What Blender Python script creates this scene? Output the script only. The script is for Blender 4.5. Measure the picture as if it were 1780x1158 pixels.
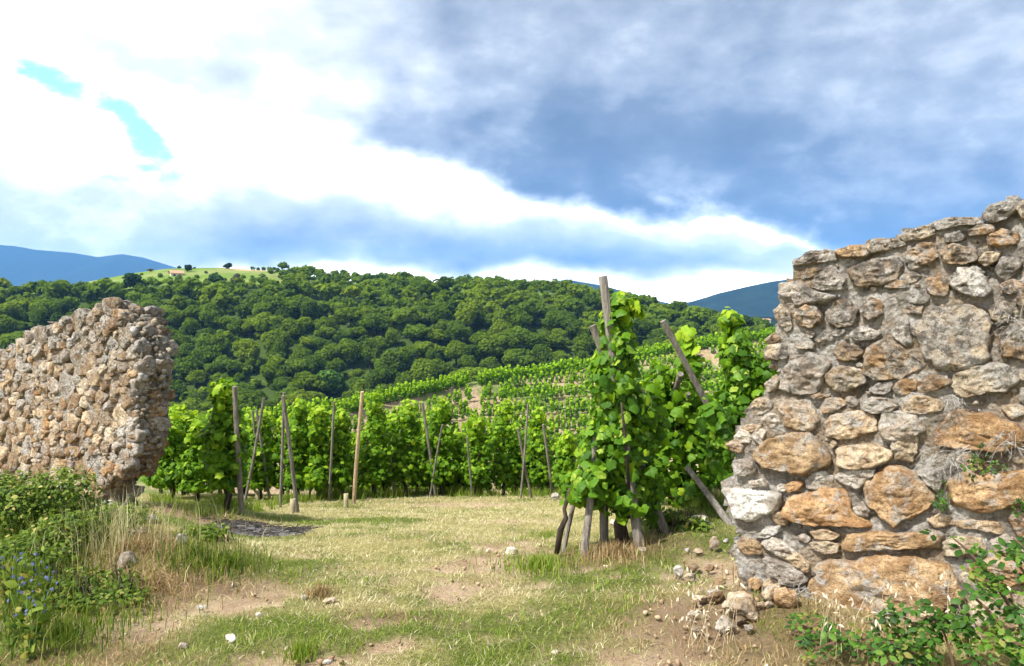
# Vineyard seen through a breach in an old stone wall (Blender 4.5, Cycles)
import bpy, bmesh, math, random
import numpy as np
from mathutils import Vector, Matrix, noise as mnoise

for o in list(bpy.data.objects): bpy.data.objects.remove(o, do_unlink=True)
SC = bpy.context.scene
COL = SC.collection
rad = math.radians
F = 1384.0                       # focal length of the photograph in its pixels (28 mm on 36 mm)
EYE = 1.65

# ------------------------------------------------------------------ camera
cd = bpy.data.cameras.new('camera'); cam = bpy.data.objects.new('camera', cd); COL.objects.link(cam)
cam.location = (0, 0, EYE); cam.rotation_euler = (rad(90), 0, 0)
cd.sensor_width = 36; cd.lens = 28.0; cd.clip_start = 0.05; cd.clip_end = 40000
SC.camera = cam

# ------------------------------------------------------------------ light and exposure
SUN_EL, SUN_AZ = 52.0, 229.0     # azimuth clockwise from +Y (straight ahead): behind the camera, to the left
sd = bpy.data.lights.new('sun', 'SUN'); sun = bpy.data.objects.new('sun', sd); COL.objects.link(sun)
sd.energy = 4.2; sd.angle = rad(1.6); sd.color = (1.0, 0.98, 0.94)
sdir = Vector((math.sin(rad(SUN_AZ))*math.cos(rad(SUN_EL)), math.cos(rad(SUN_AZ))*math.cos(rad(SUN_EL)), math.sin(rad(SUN_EL))))
sun.rotation_euler = sdir.to_track_quat('Z', 'Y').to_euler()
vs = SC.view_settings
vs.view_transform = 'Standard'; vs.look = 'None'; vs.exposure = 1.14; vs.gamma = 1.0; vs.use_curve_mapping = False
cy = SC.cycles
cy.use_denoising = True; cy.max_bounces = 6; cy.diffuse_bounces = 3; cy.glossy_bounces = 2; cy.transmission_bounces = 4
cy.volume_bounces = 0; cy.transparent_max_bounces = 6; cy.caustics_reflective = False; cy.caustics_refractive = False
cy.use_adaptive_sampling = True; cy.adaptive_threshold = 0.015

# ------------------------------------------------------------------ node helpers
class NT:
    def __init__(s, tree): s.t = tree; s.n = tree.nodes; s.l = tree.links
    def node(s, kind, **kw):
        n = s.n.new(kind)
        for k, v in kw.items(): setattr(n, k, v)
        return n
    def put(s, sock, v):
        if v is None: return
        if hasattr(v, 'is_linked') or isinstance(v, bpy.types.NodeSocket): s.l.new(v, sock)
        else: sock.default_value = v
    def m(s, op, a, b=None, c=None, clamp=False):
        n = s.node('ShaderNodeMath', operation=op, use_clamp=clamp)
        for i, v in enumerate((a, b, c)): s.put(n.inputs[i], v)
        return n.outputs[0]
    def vm(s, op, a, b=None):
        n = s.node('ShaderNodeVectorMath', operation=op); s.put(n.inputs[0], a); s.put(n.inputs[1], b); return n.outputs[0]
    def ss(s, v, a, b, lo=0.0, hi=1.0):
        n = s.node('ShaderNodeMapRange', interpolation_type='SMOOTHSTEP')
        s.put(n.inputs[0], v); n.inputs[1].default_value = a; n.inputs[2].default_value = b
        n.inputs[3].default_value = lo; n.inputs[4].default_value = hi; return n.outputs[0]
    def noise(s, vec, scale, detail=4, rough=0.55, dist=0.0, color=False):
        n = s.node('ShaderNodeTexNoise'); s.put(n.inputs['Vector'], vec)
        n.inputs['Scale'].default_value = scale; n.inputs['Detail'].default_value = detail
        n.inputs['Roughness'].default_value = rough; n.inputs['Distortion'].default_value = dist
        return n.outputs['Color' if color else 'Fac']
    def vor(s, vec, scale, feature='F1'):
        n = s.node('ShaderNodeTexVoronoi', feature=feature); s.put(n.inputs['Vector'], vec); n.inputs['Scale'].default_value = scale
        return n.outputs['Distance']
    def ramp(s, v, stops):
        n = s.node('ShaderNodeValToRGB'); s.put(n.inputs[0], v); e = n.color_ramp.elements
        while len(e) < len(stops): e.new(0.5)
        for el, (p, c) in zip(e, stops): el.position = p; el.color = (*c, 1) if len(c) == 3 else c
        return n.outputs[0]
    def mix(s, f, a, b, blend='MIX'):
        n = s.node('ShaderNodeMix', data_type='RGBA', blend_type=blend)
        s.put(n.inputs[0], f)
        for i, v in ((6, a), (7, b)):
            s.put(n.inputs[i], (*v, 1) if isinstance(v, tuple) and len(v) == 3 else v)
        return n.outputs[2]
    def bump(s, h, strength, dist):
        n = s.node('ShaderNodeBump'); s.put(n.inputs['Height'], h); n.inputs['Strength'].default_value = strength
        n.inputs['Distance'].default_value = dist; return n.outputs[0]
    def attr(s, name): return s.node('ShaderNodeAttribute', attribute_name=name).outputs['Fac']

# ------------------------------------------------------------------ sky: Nishita blue with broken cloud, laid out by direction
w = bpy.data.worlds.new('World'); SC.world = w; w.use_nodes = True
T = NT(w.node_tree); T.n.clear()
sky = T.node('ShaderNodeTexSky', sky_type='NISHITA', sun_disc=False)
sky.sun_elevation = rad(SUN_EL); sky.sun_rotation = rad(SUN_AZ); sky.altitude = 300; sky.air_density = 1.0; sky.dust_density = 0.6
gen = T.node('ShaderNodeTexCoord').outputs['Generated']
mp = T.node('ShaderNodeMapping'); T.put(mp.inputs[0], gen); mp.inputs['Scale'].default_value = (1, 1, 1.7)
sv = mp.outputs[0]                                   # flattened: clouds stretch along the horizon
wn = T.vm('SUBTRACT', T.noise(sv, 5.0, 5, 0.5, 0.0, True), (0.5, 0.5, 0.5))
sep = T.node('ShaderNodeSeparateXYZ'); T.put(sep.inputs[0], gen)
sepw = T.node('ShaderNodeSeparateXYZ'); T.put(sepw.inputs[0], wn)
X = T.m('ADD', sep.outputs[0], T.m('MULTIPLY', sepw.outputs[0], 0.30))
Z = T.m('ADD', sep.outputs[2], T.m('MULTIPLY', sepw.outputs[2], 0.11))
n1 = T.noise(sv, 5.0, 7, 0.50, 0.1); n2 = T.noise(T.vm('ADD', sv, (3.7, 1.2, 5.1)), 13.0, 7, 0.54, 0.1)
n1c = T.m('SUBTRACT', n1, 0.5); n2c = T.m('SUBTRACT', n2, 0.5)
nn = T.m('ADD', T.m('MULTIPLY', n1c, 1.9), T.m('MULTIPLY', n2c, 1.5))
# a heavy bank whose lower edge falls from upper left to lower right
edge = T.m('SUBTRACT', 0.183, T.m('MULTIPLY', X, 0.235))
t = T.m('ADD', T.m('SUBTRACT', Z, edge), T.m('MULTIPLY', n2c, 0.05))
bank = T.m('MULTIPLY', T.ss(t, -0.010, 0.022), T.m('SUBTRACT', 1.0, T.m('MULTIPLY', T.ss(t, 0.02, 0.22), 0.50)))
bank = T.m('MULTIPLY', bank, T.ss(X, -0.46, 0.20, 0.08, 0.86))
# a low grey band over the hills and a white strip under it
low = T.m('MULTIPLY', T.m('MULTIPLY', T.ss(Z, 0.072, 0.092), T.m('SUBTRACT', 1.0, T.ss(T.m('ADD', Z, T.m('MULTIPLY', X, 0.07)), 0.088, 0.162))), T.ss(t, 0.0, -0.035))
low = T.m('MULTIPLY', low, T.ss(X, -0.60, -0.05, 0.22, 0.52))
dark = T.m('ADD', T.m('MAXIMUM', bank, low), T.m('MULTIPLY', nn, T.m('ADD', 0.22, T.m('MULTIPLY', T.m('MAXIMUM', bank, low), 0.85))))
dark = T.m('ADD', dark, 0.0, clamp=True)
cc = T.ramp(dark, [(0.0, (1.65, 1.63, 1.60)), (0.07, (0.78, 0.785, 0.785)), (0.16, (0.54, 0.555, 0.57)), (0.29, (0.41, 0.43, 0.455)), (0.46, (0.27, 0.292, 0.33)), (0.74, (0.135, 0.155, 0.197)), (1.0, (0.092, 0.109, 0.148))])
cc = T.mix(1.0, cc, T.mix(T.ss(sep.outputs[2], 0.045, 0.105), (1.75, 1.62, 1.45), (1.0, 1.0, 1.0)), 'MULTIPLY')   # low sky brightened and warmed to make up for dimming by the haze
# gaps of open blue
def gap(px, py, wx, wz, tilt):
    r = math.sqrt(F*F+(px-890)**2+(py-579)**2); cx, cz = (px-890)/r, (579-py)/r
    dx = T.m('SUBTRACT', sep.outputs[0], cx); dz = T.m('SUBTRACT', T.m('SUBTRACT', sep.outputs[2], cz), T.m('MULTIPLY', dx, tilt))
    a = T.m('POWER', T.m('ABSOLUTE', T.m('DIVIDE', dx, wx)), 2); b = T.m('POWER', T.m('ABSOLUTE', T.m('DIVIDE', dz, wz)), 2)
    return T.m('SUBTRACT', 1.0, T.m('ADD', a, b))
g = T.m('MAXIMUM', T.m('MAXIMUM', gap(45, 116, 0.058, 0.015, -0.28), gap(240, 230, 0.036, 0.024, -0.80)), gap(236, 300, 0.028, 0.011, 0.1))
hole = T.ss(T.m('ADD', g, T.m('ADD', T.m('MULTIPLY', n2c, 7.0), T.m('MULTIPLY', sepw.outputs[1], 1.5))), -0.4, 1.3)
front = T.ss(sep.outputs[1], 0.2, 0.4); hole = T.m('MULTIPLY', hole, front)
skyc = T.mix(1.0, sky.outputs[0], (0.11, 0.11, 0.11), 'MULTIPLY')
skyc = T.mix(1.0, skyc, (0.07, 0.25, 0.20), 'ADD')      # thin veil of high cloud over the blue
tot = T.mix(hole, cc, skyc)
bg = T.node('ShaderNodeBackground'); T.put(bg.inputs[0], tot); bg.inputs[1].default_value = 1.0
out = T.node('ShaderNodeOutputWorld'); T.l.new(bg.outputs[0], out.inputs[0])

# ------------------------------------------------------------------ numeric helpers
def P(px, py, Y):
    """photo pixel at a known distance -> world point"""
    return Vector(((px-890)/F*Y, Y, EYE-(py-579)/F*Y))
def sstep(a, b, x):
    t = np.clip((x-a)/(b-a), 0, 1); return t*t*(3-2*t)
def vnoise(x, y, seed=0):
    x = np.asarray(x, float); y = np.asarray(y, float)
    xi = np.floor(x).astype(np.int64); yi = np.floor(y).astype(np.int64); fx = x-xi; fy = y-yi
    def h(a, b):
        n = (a*374761393+b*668265263+seed*982451653) & 0x7fffffff
        n = ((n ^ (n >> 13))*1274126177) & 0x7fffffff
        return ((n ^ (n >> 16)) & 0xffff)/65535.0
    ux = fx*fx*(3-2*fx); uy = fy*fy*(3-2*fy)
    return (h(xi, yi)*(1-ux)+h(xi+1, yi)*ux)*(1-uy)+(h(xi, yi+1)*(1-ux)+h(xi+1, yi+1)*ux)*uy
def fbm(x, y, seed=0, oct=4):
    s = 0; a = 0.5; f = 1.0; tot = 0
    for i in range(oct): s = s+a*vnoise(np.asarray(x)*f, np.asarray(y)*f, seed+i*17); tot += a; a *= 0.5; f *= 2.03
    return s/tot
rng = np.random.default_rng(7)
R = random.Random(11)

# ------------------------------------------------------------------ terrain height
def near_h(x, y):
    x = np.asarray(x, float); y = np.asarray(y, float)
    prof = np.interp(y, [-4, 4.4, 6.2, 8, 10, 12, 14, 15.6, 17.5, 20, 46, 80], [0.05, 0, -0.14, -0.36, -0.68, -1.0, -1.25, -1.50, -2.0, -3.2, -16.5, -34])
    right = np.interp(y, [-4, 4.4, 6.6, 8, 10, 14, 20, 46, 80], [0.05, 0.03, -0.03, 0.03, -0.05, -0.9, -3.0, -16.5, -34])
    h = prof+(right-prof)*sstep(0.3, 1.9, x-(y-6.6)*0.10)
    h = h+0.24*sstep(-2.4, -3.9, x)*sstep(5.5, 7.8, y)*(1-sstep(9.0, 11.0, y))        # bank under the far stretch of wall
    h = h+0.22*np.exp(-(((x+2.75)/0.75)**2+((y-6.25)/0.7)**2))                          # weedy hump beside it
    s = (x-1.5)*0.814-(y-4.7)*0.581; n = (x-1.5)*-0.581-(y-4.7)*0.814
    h = h+0.10*np.exp(-(np.maximum(0, n)/0.35)**2)*sstep(-0.7, 0.0, s)*(np.abs(n) < 3)  # rubble against the near wall
    far = 1-sstep(18, 24, y)
    h = h+far*(0.10*(fbm(x*0.9, y*0.9, 3)-0.5)+0.05*(fbm(x*4, y*4, 5)-0.5)+0.018*(vnoise(x*17, y*17, 9)-0.5))
    return h
RID = [(-400, 800, 62), (200, 762, 70), (330, 742, 75), (430, 716, 82), (600, 694, 92), (690, 673, 100), (810, 652, 110), (1030, 623, 125), (1200, 592, 132), (1350, 572, 140), (1500, 560, 150), (2100, 520, 165)]
RU = np.array([(a-890)/F for a, b, c in RID]); RY = np.array([c for a, b, c in RID], float)
RZ = np.array([EYE-(b-579)/F*c-1.2 for a, b, c in RID])
def ridge(u): return np.interp(u, RU, RY), np.interp(u, RU, RZ)
def spur_h(x, y):
    u = x/np.maximum(y, 5.0); yr, zr = ridge(u); d = y-yr
    z = zr+np.where(d < 0, 0.44*d, -0.02*d*d/(1+0.05*np.abs(d)))
    terr = (z/1.9-np.floor(z/1.9)); step = np.where(d < -2, (sstep(0.62, 1.0, terr)-terr)*1.1, 0)   # terraces
    return z+step+0.5*(fbm(x*0.15, y*0.15, 21)-0.5)*(d < 0)
EDG = [(-600, 520), (0, 508), (150, 503), (250, 496), (350, 494), (480, 494), (600, 511), (700, 511), (800, 513), (900, 514), (1000, 516), (1100, 536), (1200, 556), (1350, 582), (1500, 602), (2400, 640)]
TOP = [(-600, 500), (0, 506), (130, 494), (195, 482), (230, 475), (290, 467), (380, 465), (480, 471), (600, 489), (700, 490), (800, 495), (900, 503), (1000, 512), (1100, 532), (1200, 553), (1350, 580), (1500, 600), (2400, 640)]
HB, HE, HT = 195.0, 285.0, 350.0
def hill_h(x, y):
    u = x/np.maximum(y, 5.0)
    ze = np.interp(u, [(a-890)/F for a, b in EDG], [EYE-(b-579)/F*HE for a, b in EDG])
    zt = np.interp(u, [(a-890)/F for a, b in TOP], [EYE-(b-579)/F*HT for a, b in TOP])
    zb = -23.0
    k = np.clip((y-HB)/(HE-HB), 0, 1); k2 = np.clip((y-HE)/(HT-HE), 0, 1)
    z = zb+(ze-zb)*(0.75*k+0.25*sstep(0, 1, k))+(zt-ze)*k2
    z = z-np.maximum(0, y-HT)*0.30-np.maximum(0, HB-y)*0.08
    return z+3.0*(fbm(x*0.02, y*0.02, 31)-0.5)*k*(1-k2)*2
def H(x, y):
    x = np.asarray(x, float); y = np.asarray(y, float)
    h = near_h(x, y)
    h2 = np.maximum(np.maximum(spur_h(x, y), hill_h(x, y)), -25.0)
    return np.where(y > 20, np.maximum(h, h2), h)
def Hs(x, y): return float(H(np.array([x]), np.array([y]))[0])
def G(px, py):
    """photo pixel on the near ground -> world point"""
    ys = np.arange(2.5, 19, 0.01); xs = (px-890)/F*ys; zr = EYE-(py-579)/F*ys
    i = int(np.argmax(near_h(xs, ys) >= zr)); i = i if i else len(ys)-1
    return Vector((xs[i], ys[i], float(near_h(xs[i:i+1], ys[i:i+1])[0])))

# ------------------------------------------------------------------ mesh helpers
def mesh_np(name, V, Fc, attrs=None, smooth=False):
    V = np.asarray(V, np.float32).reshape(-1, 3); Fc = np.asarray(Fc, np.int32); n, k = Fc.shape
    me = bpy.data.meshes.new(name); me.vertices.add(len(V)); me.vertices.foreach_set('co', V.ravel())
    me.loops.add(n*k); me.loops.foreach_set('vertex_index', Fc.ravel())
    me.polygons.add(n); me.polygons.foreach_set('loop_start', np.arange(0, n*k, k, dtype=np.int32))
    if smooth: me.polygons.foreach_set('use_smooth', np.ones(n, bool))
    me.update(calc_edges=True)
    for a, v in (attrs or {}).items():
        me.attributes.new(a, 'FLOAT', 'POINT').data.foreach_set('value', np.asarray(v, np.float32))
    return me
def mesh_py(name, V, Fc, smooth=False):
    me = bpy.data.meshes.new(name); me.from_pydata([tuple(v) for v in V], [], Fc)
    if smooth: me.polygons.foreach_set('use_smooth', [True]*len(me.polygons))
    me.update(); return me
def obj(name, me, mat=None, parent=None, loc=None, rot=None, **props):
    o = bpy.data.objects.new(name, me); COL.objects.link(o)
    if mat is not None and me is not None and not me.materials: me.materials.append(mat)
    if parent is not None: o.parent = parent
    if loc is not None: o.location = loc
    if rot is not None: o.rotation_euler = rot
    for k, v in props.items(): o[k] = v
    return o
def thing(name, label, cat, loc=(0, 0, 0), rz=0, group=None):
    o = obj(name, None, None, None, loc, (0, 0, rz), label=label, category=cat); o.empty_display_size = 0.2
    if group: o['group'] = group
    return o
def grid_faces(nu, nv):
    i = np.arange(nu-1)[:, None]*nv+np.arange(nv-1)[None, :]
    return np.stack([i, i+nv, i+nv+1, i+1], -1).reshape(-1, 4)
def tube(pts, rads, sides=8, wob=0.0, cap=True):
    V = []; Fc = []; pts = [Vector(p) for p in pts]
    for i, p in enumerate(pts):
        d = (pts[min(i+1, len(pts)-1)]-pts[max(i-1, 0)]).normalized()
        a = d.cross(Vector((0.31, 0.9, 0.17))).normalized(); b = d.cross(a)
        for k in range(sides):
            th = 2*math.pi*k/sides; r = rads[i]*(1+wob*R.uniform(-1, 1))
            V.append(p+a*math.cos(th)*r+b*math.sin(th)*r)
    for i in range(len(pts)-1):
        for k in range(sides):
            k2 = (k+1) % sides; Fc.append((i*sides+k, i*sides+k2, (i+1)*sides+k2, (i+1)*sides+k))
    if cap:
        Fc.append(tuple(reversed(range(sides)))); n = (len(pts)-1)*sides; Fc.append(tuple(range(n, n+sides)))
    return V, Fc
def join_py(parts):
    V = []; Fc = []
    for v, f in parts:
        b = len(V); V += list(v); Fc += [tuple(i+b for i in q) for q in f]
    return V, Fc
def inside(poly, x, y):
    x = np.asarray(x, float); y = np.asarray(y, float); c = np.zeros(x.shape, bool); n = len(poly)
    for i in range(n):
        x1, y1 = poly[i]; x2, y2 = poly[(i+1) % n]
        c ^= ((y1 > y) != (y2 > y)) & (x < (x2-x1)*(y-y1)/((y2-y1) if y2 != y1 else 1e-9)+x1)
    return c

# ------------------------------------------------------------------ materials
def material(name):
    m = bpy.data.materials.new(name); m.use_nodes = True; t = NT(m.node_tree); t.n.clear()
    return m, t, t.node('ShaderNodeOutputMaterial')
def pbsdf(t, out, col, rough=0.85, nrm=None, spec=0.25):
    b = t.node('ShaderNodeBsdfPrincipled'); t.put(b.inputs['Base Color'], (*col, 1) if isinstance(col, tuple) and len(col) == 3 else col)
    t.put(b.inputs['Roughness'], rough); b.inputs['Specular IOR Level'].default_value = spec
    if nrm is not None: t.put(b.inputs['Normal'], nrm)
    if out is not None: t.l.new(b.outputs[0], out.inputs['Surface'])
    return b
def leaf_mat(name, stops, trans=0.35, rough=0.5, spec=0.3, by_object=False, patch=0.0, tcol=1.5):
    """leaf colour from the leaf's own tint (or the object's random number), lit through as well as on"""
    m, t, out = material(name)
    f = t.node('ShaderNodeObjectInfo').outputs['Random'] if by_object == 1 else t.attr('tint')
    if by_object == 2:
        f = t.m('ADD', t.m('MULTIPLY', t.attr('tint'), 0.40), t.m('MULTIPLY', t.node('ShaderNodeObjectInfo').outputs['Random'], 0.60))
    if patch:
        pos = t.node('ShaderNodeNewGeometry').outputs['Position']
        f = t.m('ADD', f, t.m('MULTIPLY', t.m('SUBTRACT', t.noise(pos, patch, 2), 0.5), 0.8), clamp=True)
    col = t.ramp(f, stops)
    b = pbsdf(t, None, col, rough, None, spec)
    tr = t.node('ShaderNodeBsdfTranslucent'); t.put(tr.inputs[0], t.mix(1.0, col, (tcol, tcol, tcol*0.6), 'MULTIPLY'))
    mx = t.node('ShaderNodeMixShader'); mx.inputs[0].default_value = trans
    t.l.new(b.outputs[0], mx.inputs[1]); t.l.new(tr.outputs[0], mx.inputs[2]); t.l.new(mx.outputs[0], out.inputs[0])
    return m

M = {}
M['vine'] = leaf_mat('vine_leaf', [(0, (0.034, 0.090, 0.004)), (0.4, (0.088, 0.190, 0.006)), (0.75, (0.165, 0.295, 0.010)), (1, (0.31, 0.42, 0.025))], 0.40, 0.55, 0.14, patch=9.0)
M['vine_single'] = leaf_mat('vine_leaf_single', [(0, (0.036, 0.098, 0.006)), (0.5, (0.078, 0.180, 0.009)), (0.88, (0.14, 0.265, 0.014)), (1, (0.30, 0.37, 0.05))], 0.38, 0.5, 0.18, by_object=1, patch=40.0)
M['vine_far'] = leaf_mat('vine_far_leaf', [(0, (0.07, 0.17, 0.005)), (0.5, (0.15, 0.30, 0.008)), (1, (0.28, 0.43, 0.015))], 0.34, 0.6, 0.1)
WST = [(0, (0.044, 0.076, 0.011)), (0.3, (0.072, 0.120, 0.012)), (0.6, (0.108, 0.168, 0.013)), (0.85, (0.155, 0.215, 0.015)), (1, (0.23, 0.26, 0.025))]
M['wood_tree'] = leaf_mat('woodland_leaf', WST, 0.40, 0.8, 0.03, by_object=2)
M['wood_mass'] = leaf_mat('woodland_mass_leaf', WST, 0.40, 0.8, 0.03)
M['bramble'] = leaf_mat('bramble_leaf', [(0, (0.018, 0.052, 0.008)), (0.6, (0.045, 0.115, 0.012)), (0.9, (0.10, 0.19, 0.02)), (1, (0.22, 0.20, 0.05))], 0.32, 0.5, 0.2, by_object=1, patch=30.0)
M['weed'] = leaf_mat('weed_leaf', [(0, (0.028, 0.062, 0.010)), (0.45, (0.085, 0.140, 0.014)), (0.8, (0.17, 0.22, 0.03)), (1, (0.36, 0.31, 0.10))], 0.32, 0.6, 0.12)
M['grass_green'] = leaf_mat('green_grass', [(0, (0.07, 0.130, 0.012)), (0.5, (0.15, 0.225, 0.022)), (1, (0.32, 0.33, 0.07))], 0.3, 0.65, 0.12)
M['grass_dry'] = leaf_mat('dry_grass', [(0, (0.15, 0.12, 0.06)), (0.3, (0.32, 0.285, 0.135)), (0.7, (0.47, 0.42, 0.235)), (1, (0.62, 0.56, 0.38))], 0.22, 0.65, 0.15)
M['grass_brown'] = leaf_mat('withered_grass', [(0, (0.13, 0.08, 0.035)), (0.6, (0.31, 0.205, 0.095)), (1, (0.52, 0.41, 0.23))], 0.18, 0.7, 0.12)
M['oat'] = leaf_mat('oat_husk', [(0, (0.34, 0.25, 0.14)), (1, (0.70, 0.62, 0.48))], 0.25, 0.6, 0.2)
M['fibre'] = leaf_mat('grey_fibre', [(0, (0.22, 0.20, 0.17)), (1, (0.52, 0.49, 0.45))], 0.1, 0.7, 0.15)
M['blue_flower'] = leaf_mat('blue_flower', [(0, (0.04, 0.05, 0.17)), (1, (0.12, 0.14, 0.30))], 0.25, 0.6, 0.2)

# (leaves above, masonry below)
def stone_material():
    m, t, out = material('old_stone')
    tc = t.node('ShaderNodeTexCoord').outputs['Object']; oi = t.node('ShaderNodeObjectInfo'); pos = t.node('ShaderNodeNewGeometry').outputs['Position']
    rnd = t.m('MULTIPLY', oi.outputs['Random'], 37.0)
    cmb = t.node('ShaderNodeCombineXYZ')
    for i in range(3): t.put(cmb.inputs[i], rnd)
    v = t.vm('ADD', tc, cmb.outputs[0])
    a = t.noise(v, 9, 6, 0.65); b = t.noise(v, 42, 6, 0.72); c = t.noise(v, 6.5, 6, 0.72, 0.8); pit = t.noise(v, 120, 4, 0.75)
    col = t.mix(t.ss(a, 0.38, 0.64), t.mix(1.0, oi.outputs['Color'], (0.62, 0.54, 0.48), 'MULTIPLY'), t.mix(1.0, oi.outputs['Color'], (1.22, 1.22, 1.24), 'MULTIPLY'))
    col = t.mix(t.ss(b, 0.34, 0.52, 0.7, 0.0), col, t.mix(1.0, oi.outputs['Color'], (0.34, 0.27, 0.22), 'MULTIPLY'))     # rusty pits
    col = t.mix(t.m('MULTIPLY', t.ss(c, 0.50, 0.62), t.ss(b, 0.36, 0.56)), col, (0.44, 0.41, 0.365))                  # pale lichen
    sz_ = t.node('ShaderNodeSeparateXYZ'); t.put(sz_.inputs[0], pos); hi = t.ss(sz_.outputs[2], 0.7, 1.7, -0.06, 0.10)      # lichen thickens towards the rain-washed top
    wear = t.noise(pos, 3.0, 7, 0.70, 0.5); wear2 = t.noise(pos, 11.0, 6, 0.72, 0.4)
    col = t.mix(t.m('MULTIPLY', t.ss(t.m('ADD', wear, hi), 0.50, 0.62), t.ss(wear2, 0.40, 0.58, 0.1, 0.85)), col, t.ramp(b, [(0.35, (0.22, 0.20, 0.17)), (0.65, (0.48, 0.45, 0.40))]))    # lime and lichen creeping over stone and joint alike
    col = t.mix(t.ss(t.m('ADD', t.noise(pos, 17, 6, 0.75), hi), 0.585, 0.68, 0.0, 0.8), col, (0.085, 0.075, 0.064))                    # black lichen
    col = t.mix(t.ss(pit, 0.34, 0.48, 0.6, 0.0), col, (0.07, 0.052, 0.038))
    h = t.m('ADD', t.m('ADD', t.m('MULTIPLY', b, 1.3), t.m('MULTIPLY', pit, 0.5)), t.m('MULTIPLY', t.vor(v, 30), 0.6))
    pbsdf(t, out, col, 0.95, t.bump(h, 1.0, 0.022), 0.1); return m
def mortar_material():
    m, t, out = material('lime_mortar')
    v = t.node('ShaderNodeNewGeometry').outputs['Position']
    a = t.noise(v, 7, 7, 0.70); b = t.noise(v, 50, 6, 0.75); c = t.noise(v, 2.4, 5, 0.65)
    col = t.ramp(a, [(0.34, (0.17, 0.145, 0.115)), (0.46, (0.34, 0.30, 0.25)), (0.56, (0.50, 0.46, 0.40)), (0.68, (0.64, 0.60, 0.55))])
    col = t.mix(t.ss(c, 0.47, 0.58, 0.0, 0.65), col, (0.34, 0.235, 0.13))
    col = t.mix(t.ss(b, 0.33, 0.50, 0.75, 0.0), col, (0.09, 0.075, 0.06))
    h = t.m('ADD', t.m('MULTIPLY', b, 1.4), t.m('MULTIPLY', t.vor(v, 36), 0.9))
    pbsdf(t, out, col, 0.97, t.bump(h, 1.0, 0.035), 0.05); return m
M['stone'] = stone_material(); M['mortar'] = mortar_material()
def wood_material(name, c1, c2, c3):
    m, t, out = material(name)
    mp = t.node('ShaderNodeMapping'); t.put(mp.inputs[0], t.node('ShaderNodeTexCoord').outputs['Object']); mp.inputs['Scale'].default_value = (14, 14, 1.2)
    a = t.noise(mp.outputs[0], 3.0, 6, 0.65); b = t.noise(mp.outputs[0], 14.0, 4, 0.6)
    col = t.ramp(a, [(0.3, c1), (0.5, c2), (0.7, c3)])
    col = t.mix(t.ss(b, 0.34, 0.46, 0.6, 0.0), col, (0.03, 0.026, 0.022))
    pbsdf(t, out, col, 0.85, t.bump(b, 0.8, 0.01), 0.2); return m
M['wood'] = wood_material('weathered_wood', (0.085, 0.072, 0.058), (0.19, 0.165, 0.135), (0.31, 0.275, 0.23))
M['new_wood'] = wood_material('fresh_wood', (0.36, 0.24, 0.13), (0.48, 0.35, 0.21), (0.56, 0.44, 0.29))
M['bark'] = wood_material('vine_bark', (0.018, 0.013, 0.010), (0.05, 0.034, 0.025), (0.11, 0.08, 0.06))
M['char'] = wood_material('charred_twig', (0.015, 0.014, 0.013), (0.05, 0.045, 0.04), (0.16, 0.13, 0.10))

# ================================================================== the ground
def px_patch(lst, x, y):
    """how strongly a spot of ground lies in one of the patches (each: photo pixel of its middle, half width and depth in metres)"""
    s = np.zeros_like(x)
    for (px, py, rx, ry) in lst:
        g = G(px, py); s = np.maximum(s, np.exp(-(((x-g.x)/rx)**2+((y-g.y)/ry)**2)))
    return s
GREEN = [(935, 960, 0.42, 0.55), (1000, 1010, 0.6, 0.35), (1060, 1060, 0.7, 0.45), (900, 1090, 0.8, 0.4), (700, 1100, 0.9, 0.30), (520, 1110, 0.8, 0.4), (400, 1090, 0.4, 0.3), (330, 910, 0.5, 0.5),
         (1150, 1000, 0.5, 0.35), (1180, 900, 0.5, 0.5), (480, 900, 0.8, 0.35), (740, 1040, 0.4, 0.25), (90, 1080, 0.7, 0.6), (420, 985, 0.6, 0.35), (600, 905, 0.9, 0.4), (620, 1080, 0.5, 0.25), (1240, 950, 0.4, 0.4), (820, 1145, 0.6, 0.3), (330, 1130, 0.3, 0.2)]
SOIL = [(880, 948, 0.36, 0.6), (850, 975, 0.40, 0.5), (790, 1020, 0.55, 0.35), (900, 905, 0.5, 0.5), (1250, 985, 0.35, 0.5), (1225, 1050, 0.4, 0.4), (380, 1055, 0.5, 0.25), (820, 875, 0.9, 0.5), (420, 1035, 0.35, 0.35), (1230, 1100, 0.35, 0.4), (1160, 1140, 0.35, 0.2), (250, 1080, 0.35, 0.35), (660, 1075, 0.25, 0.12), (560, 1150, 0.4, 0.2), (930, 1015, 0.2, 0.12), (310, 890, 0.7, 0.35), (1290, 1010, 0.4, 0.5), (330, 1020, 0.4, 0.25), (680, 1120, 0.25, 0.12), (1000, 985, 0.2, 0.2)]
BROWN = [(250, 960, 0.6, 0.5), (230, 1030, 0.5, 0.35), (380, 1010, 0.4, 0.3), (1080, 950, 0.6, 0.4), (1200, 1070, 0.6, 0.6), (1340, 1090, 0.7, 0.6), (150, 1150, 0.5, 0.4), (1010, 975, 0.25, 0.25), (660, 1070, 0.3, 0.15), (340, 890, 0.8, 0.4)]
ASH = [(455, 922, 0.42, 0.30)]
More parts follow.
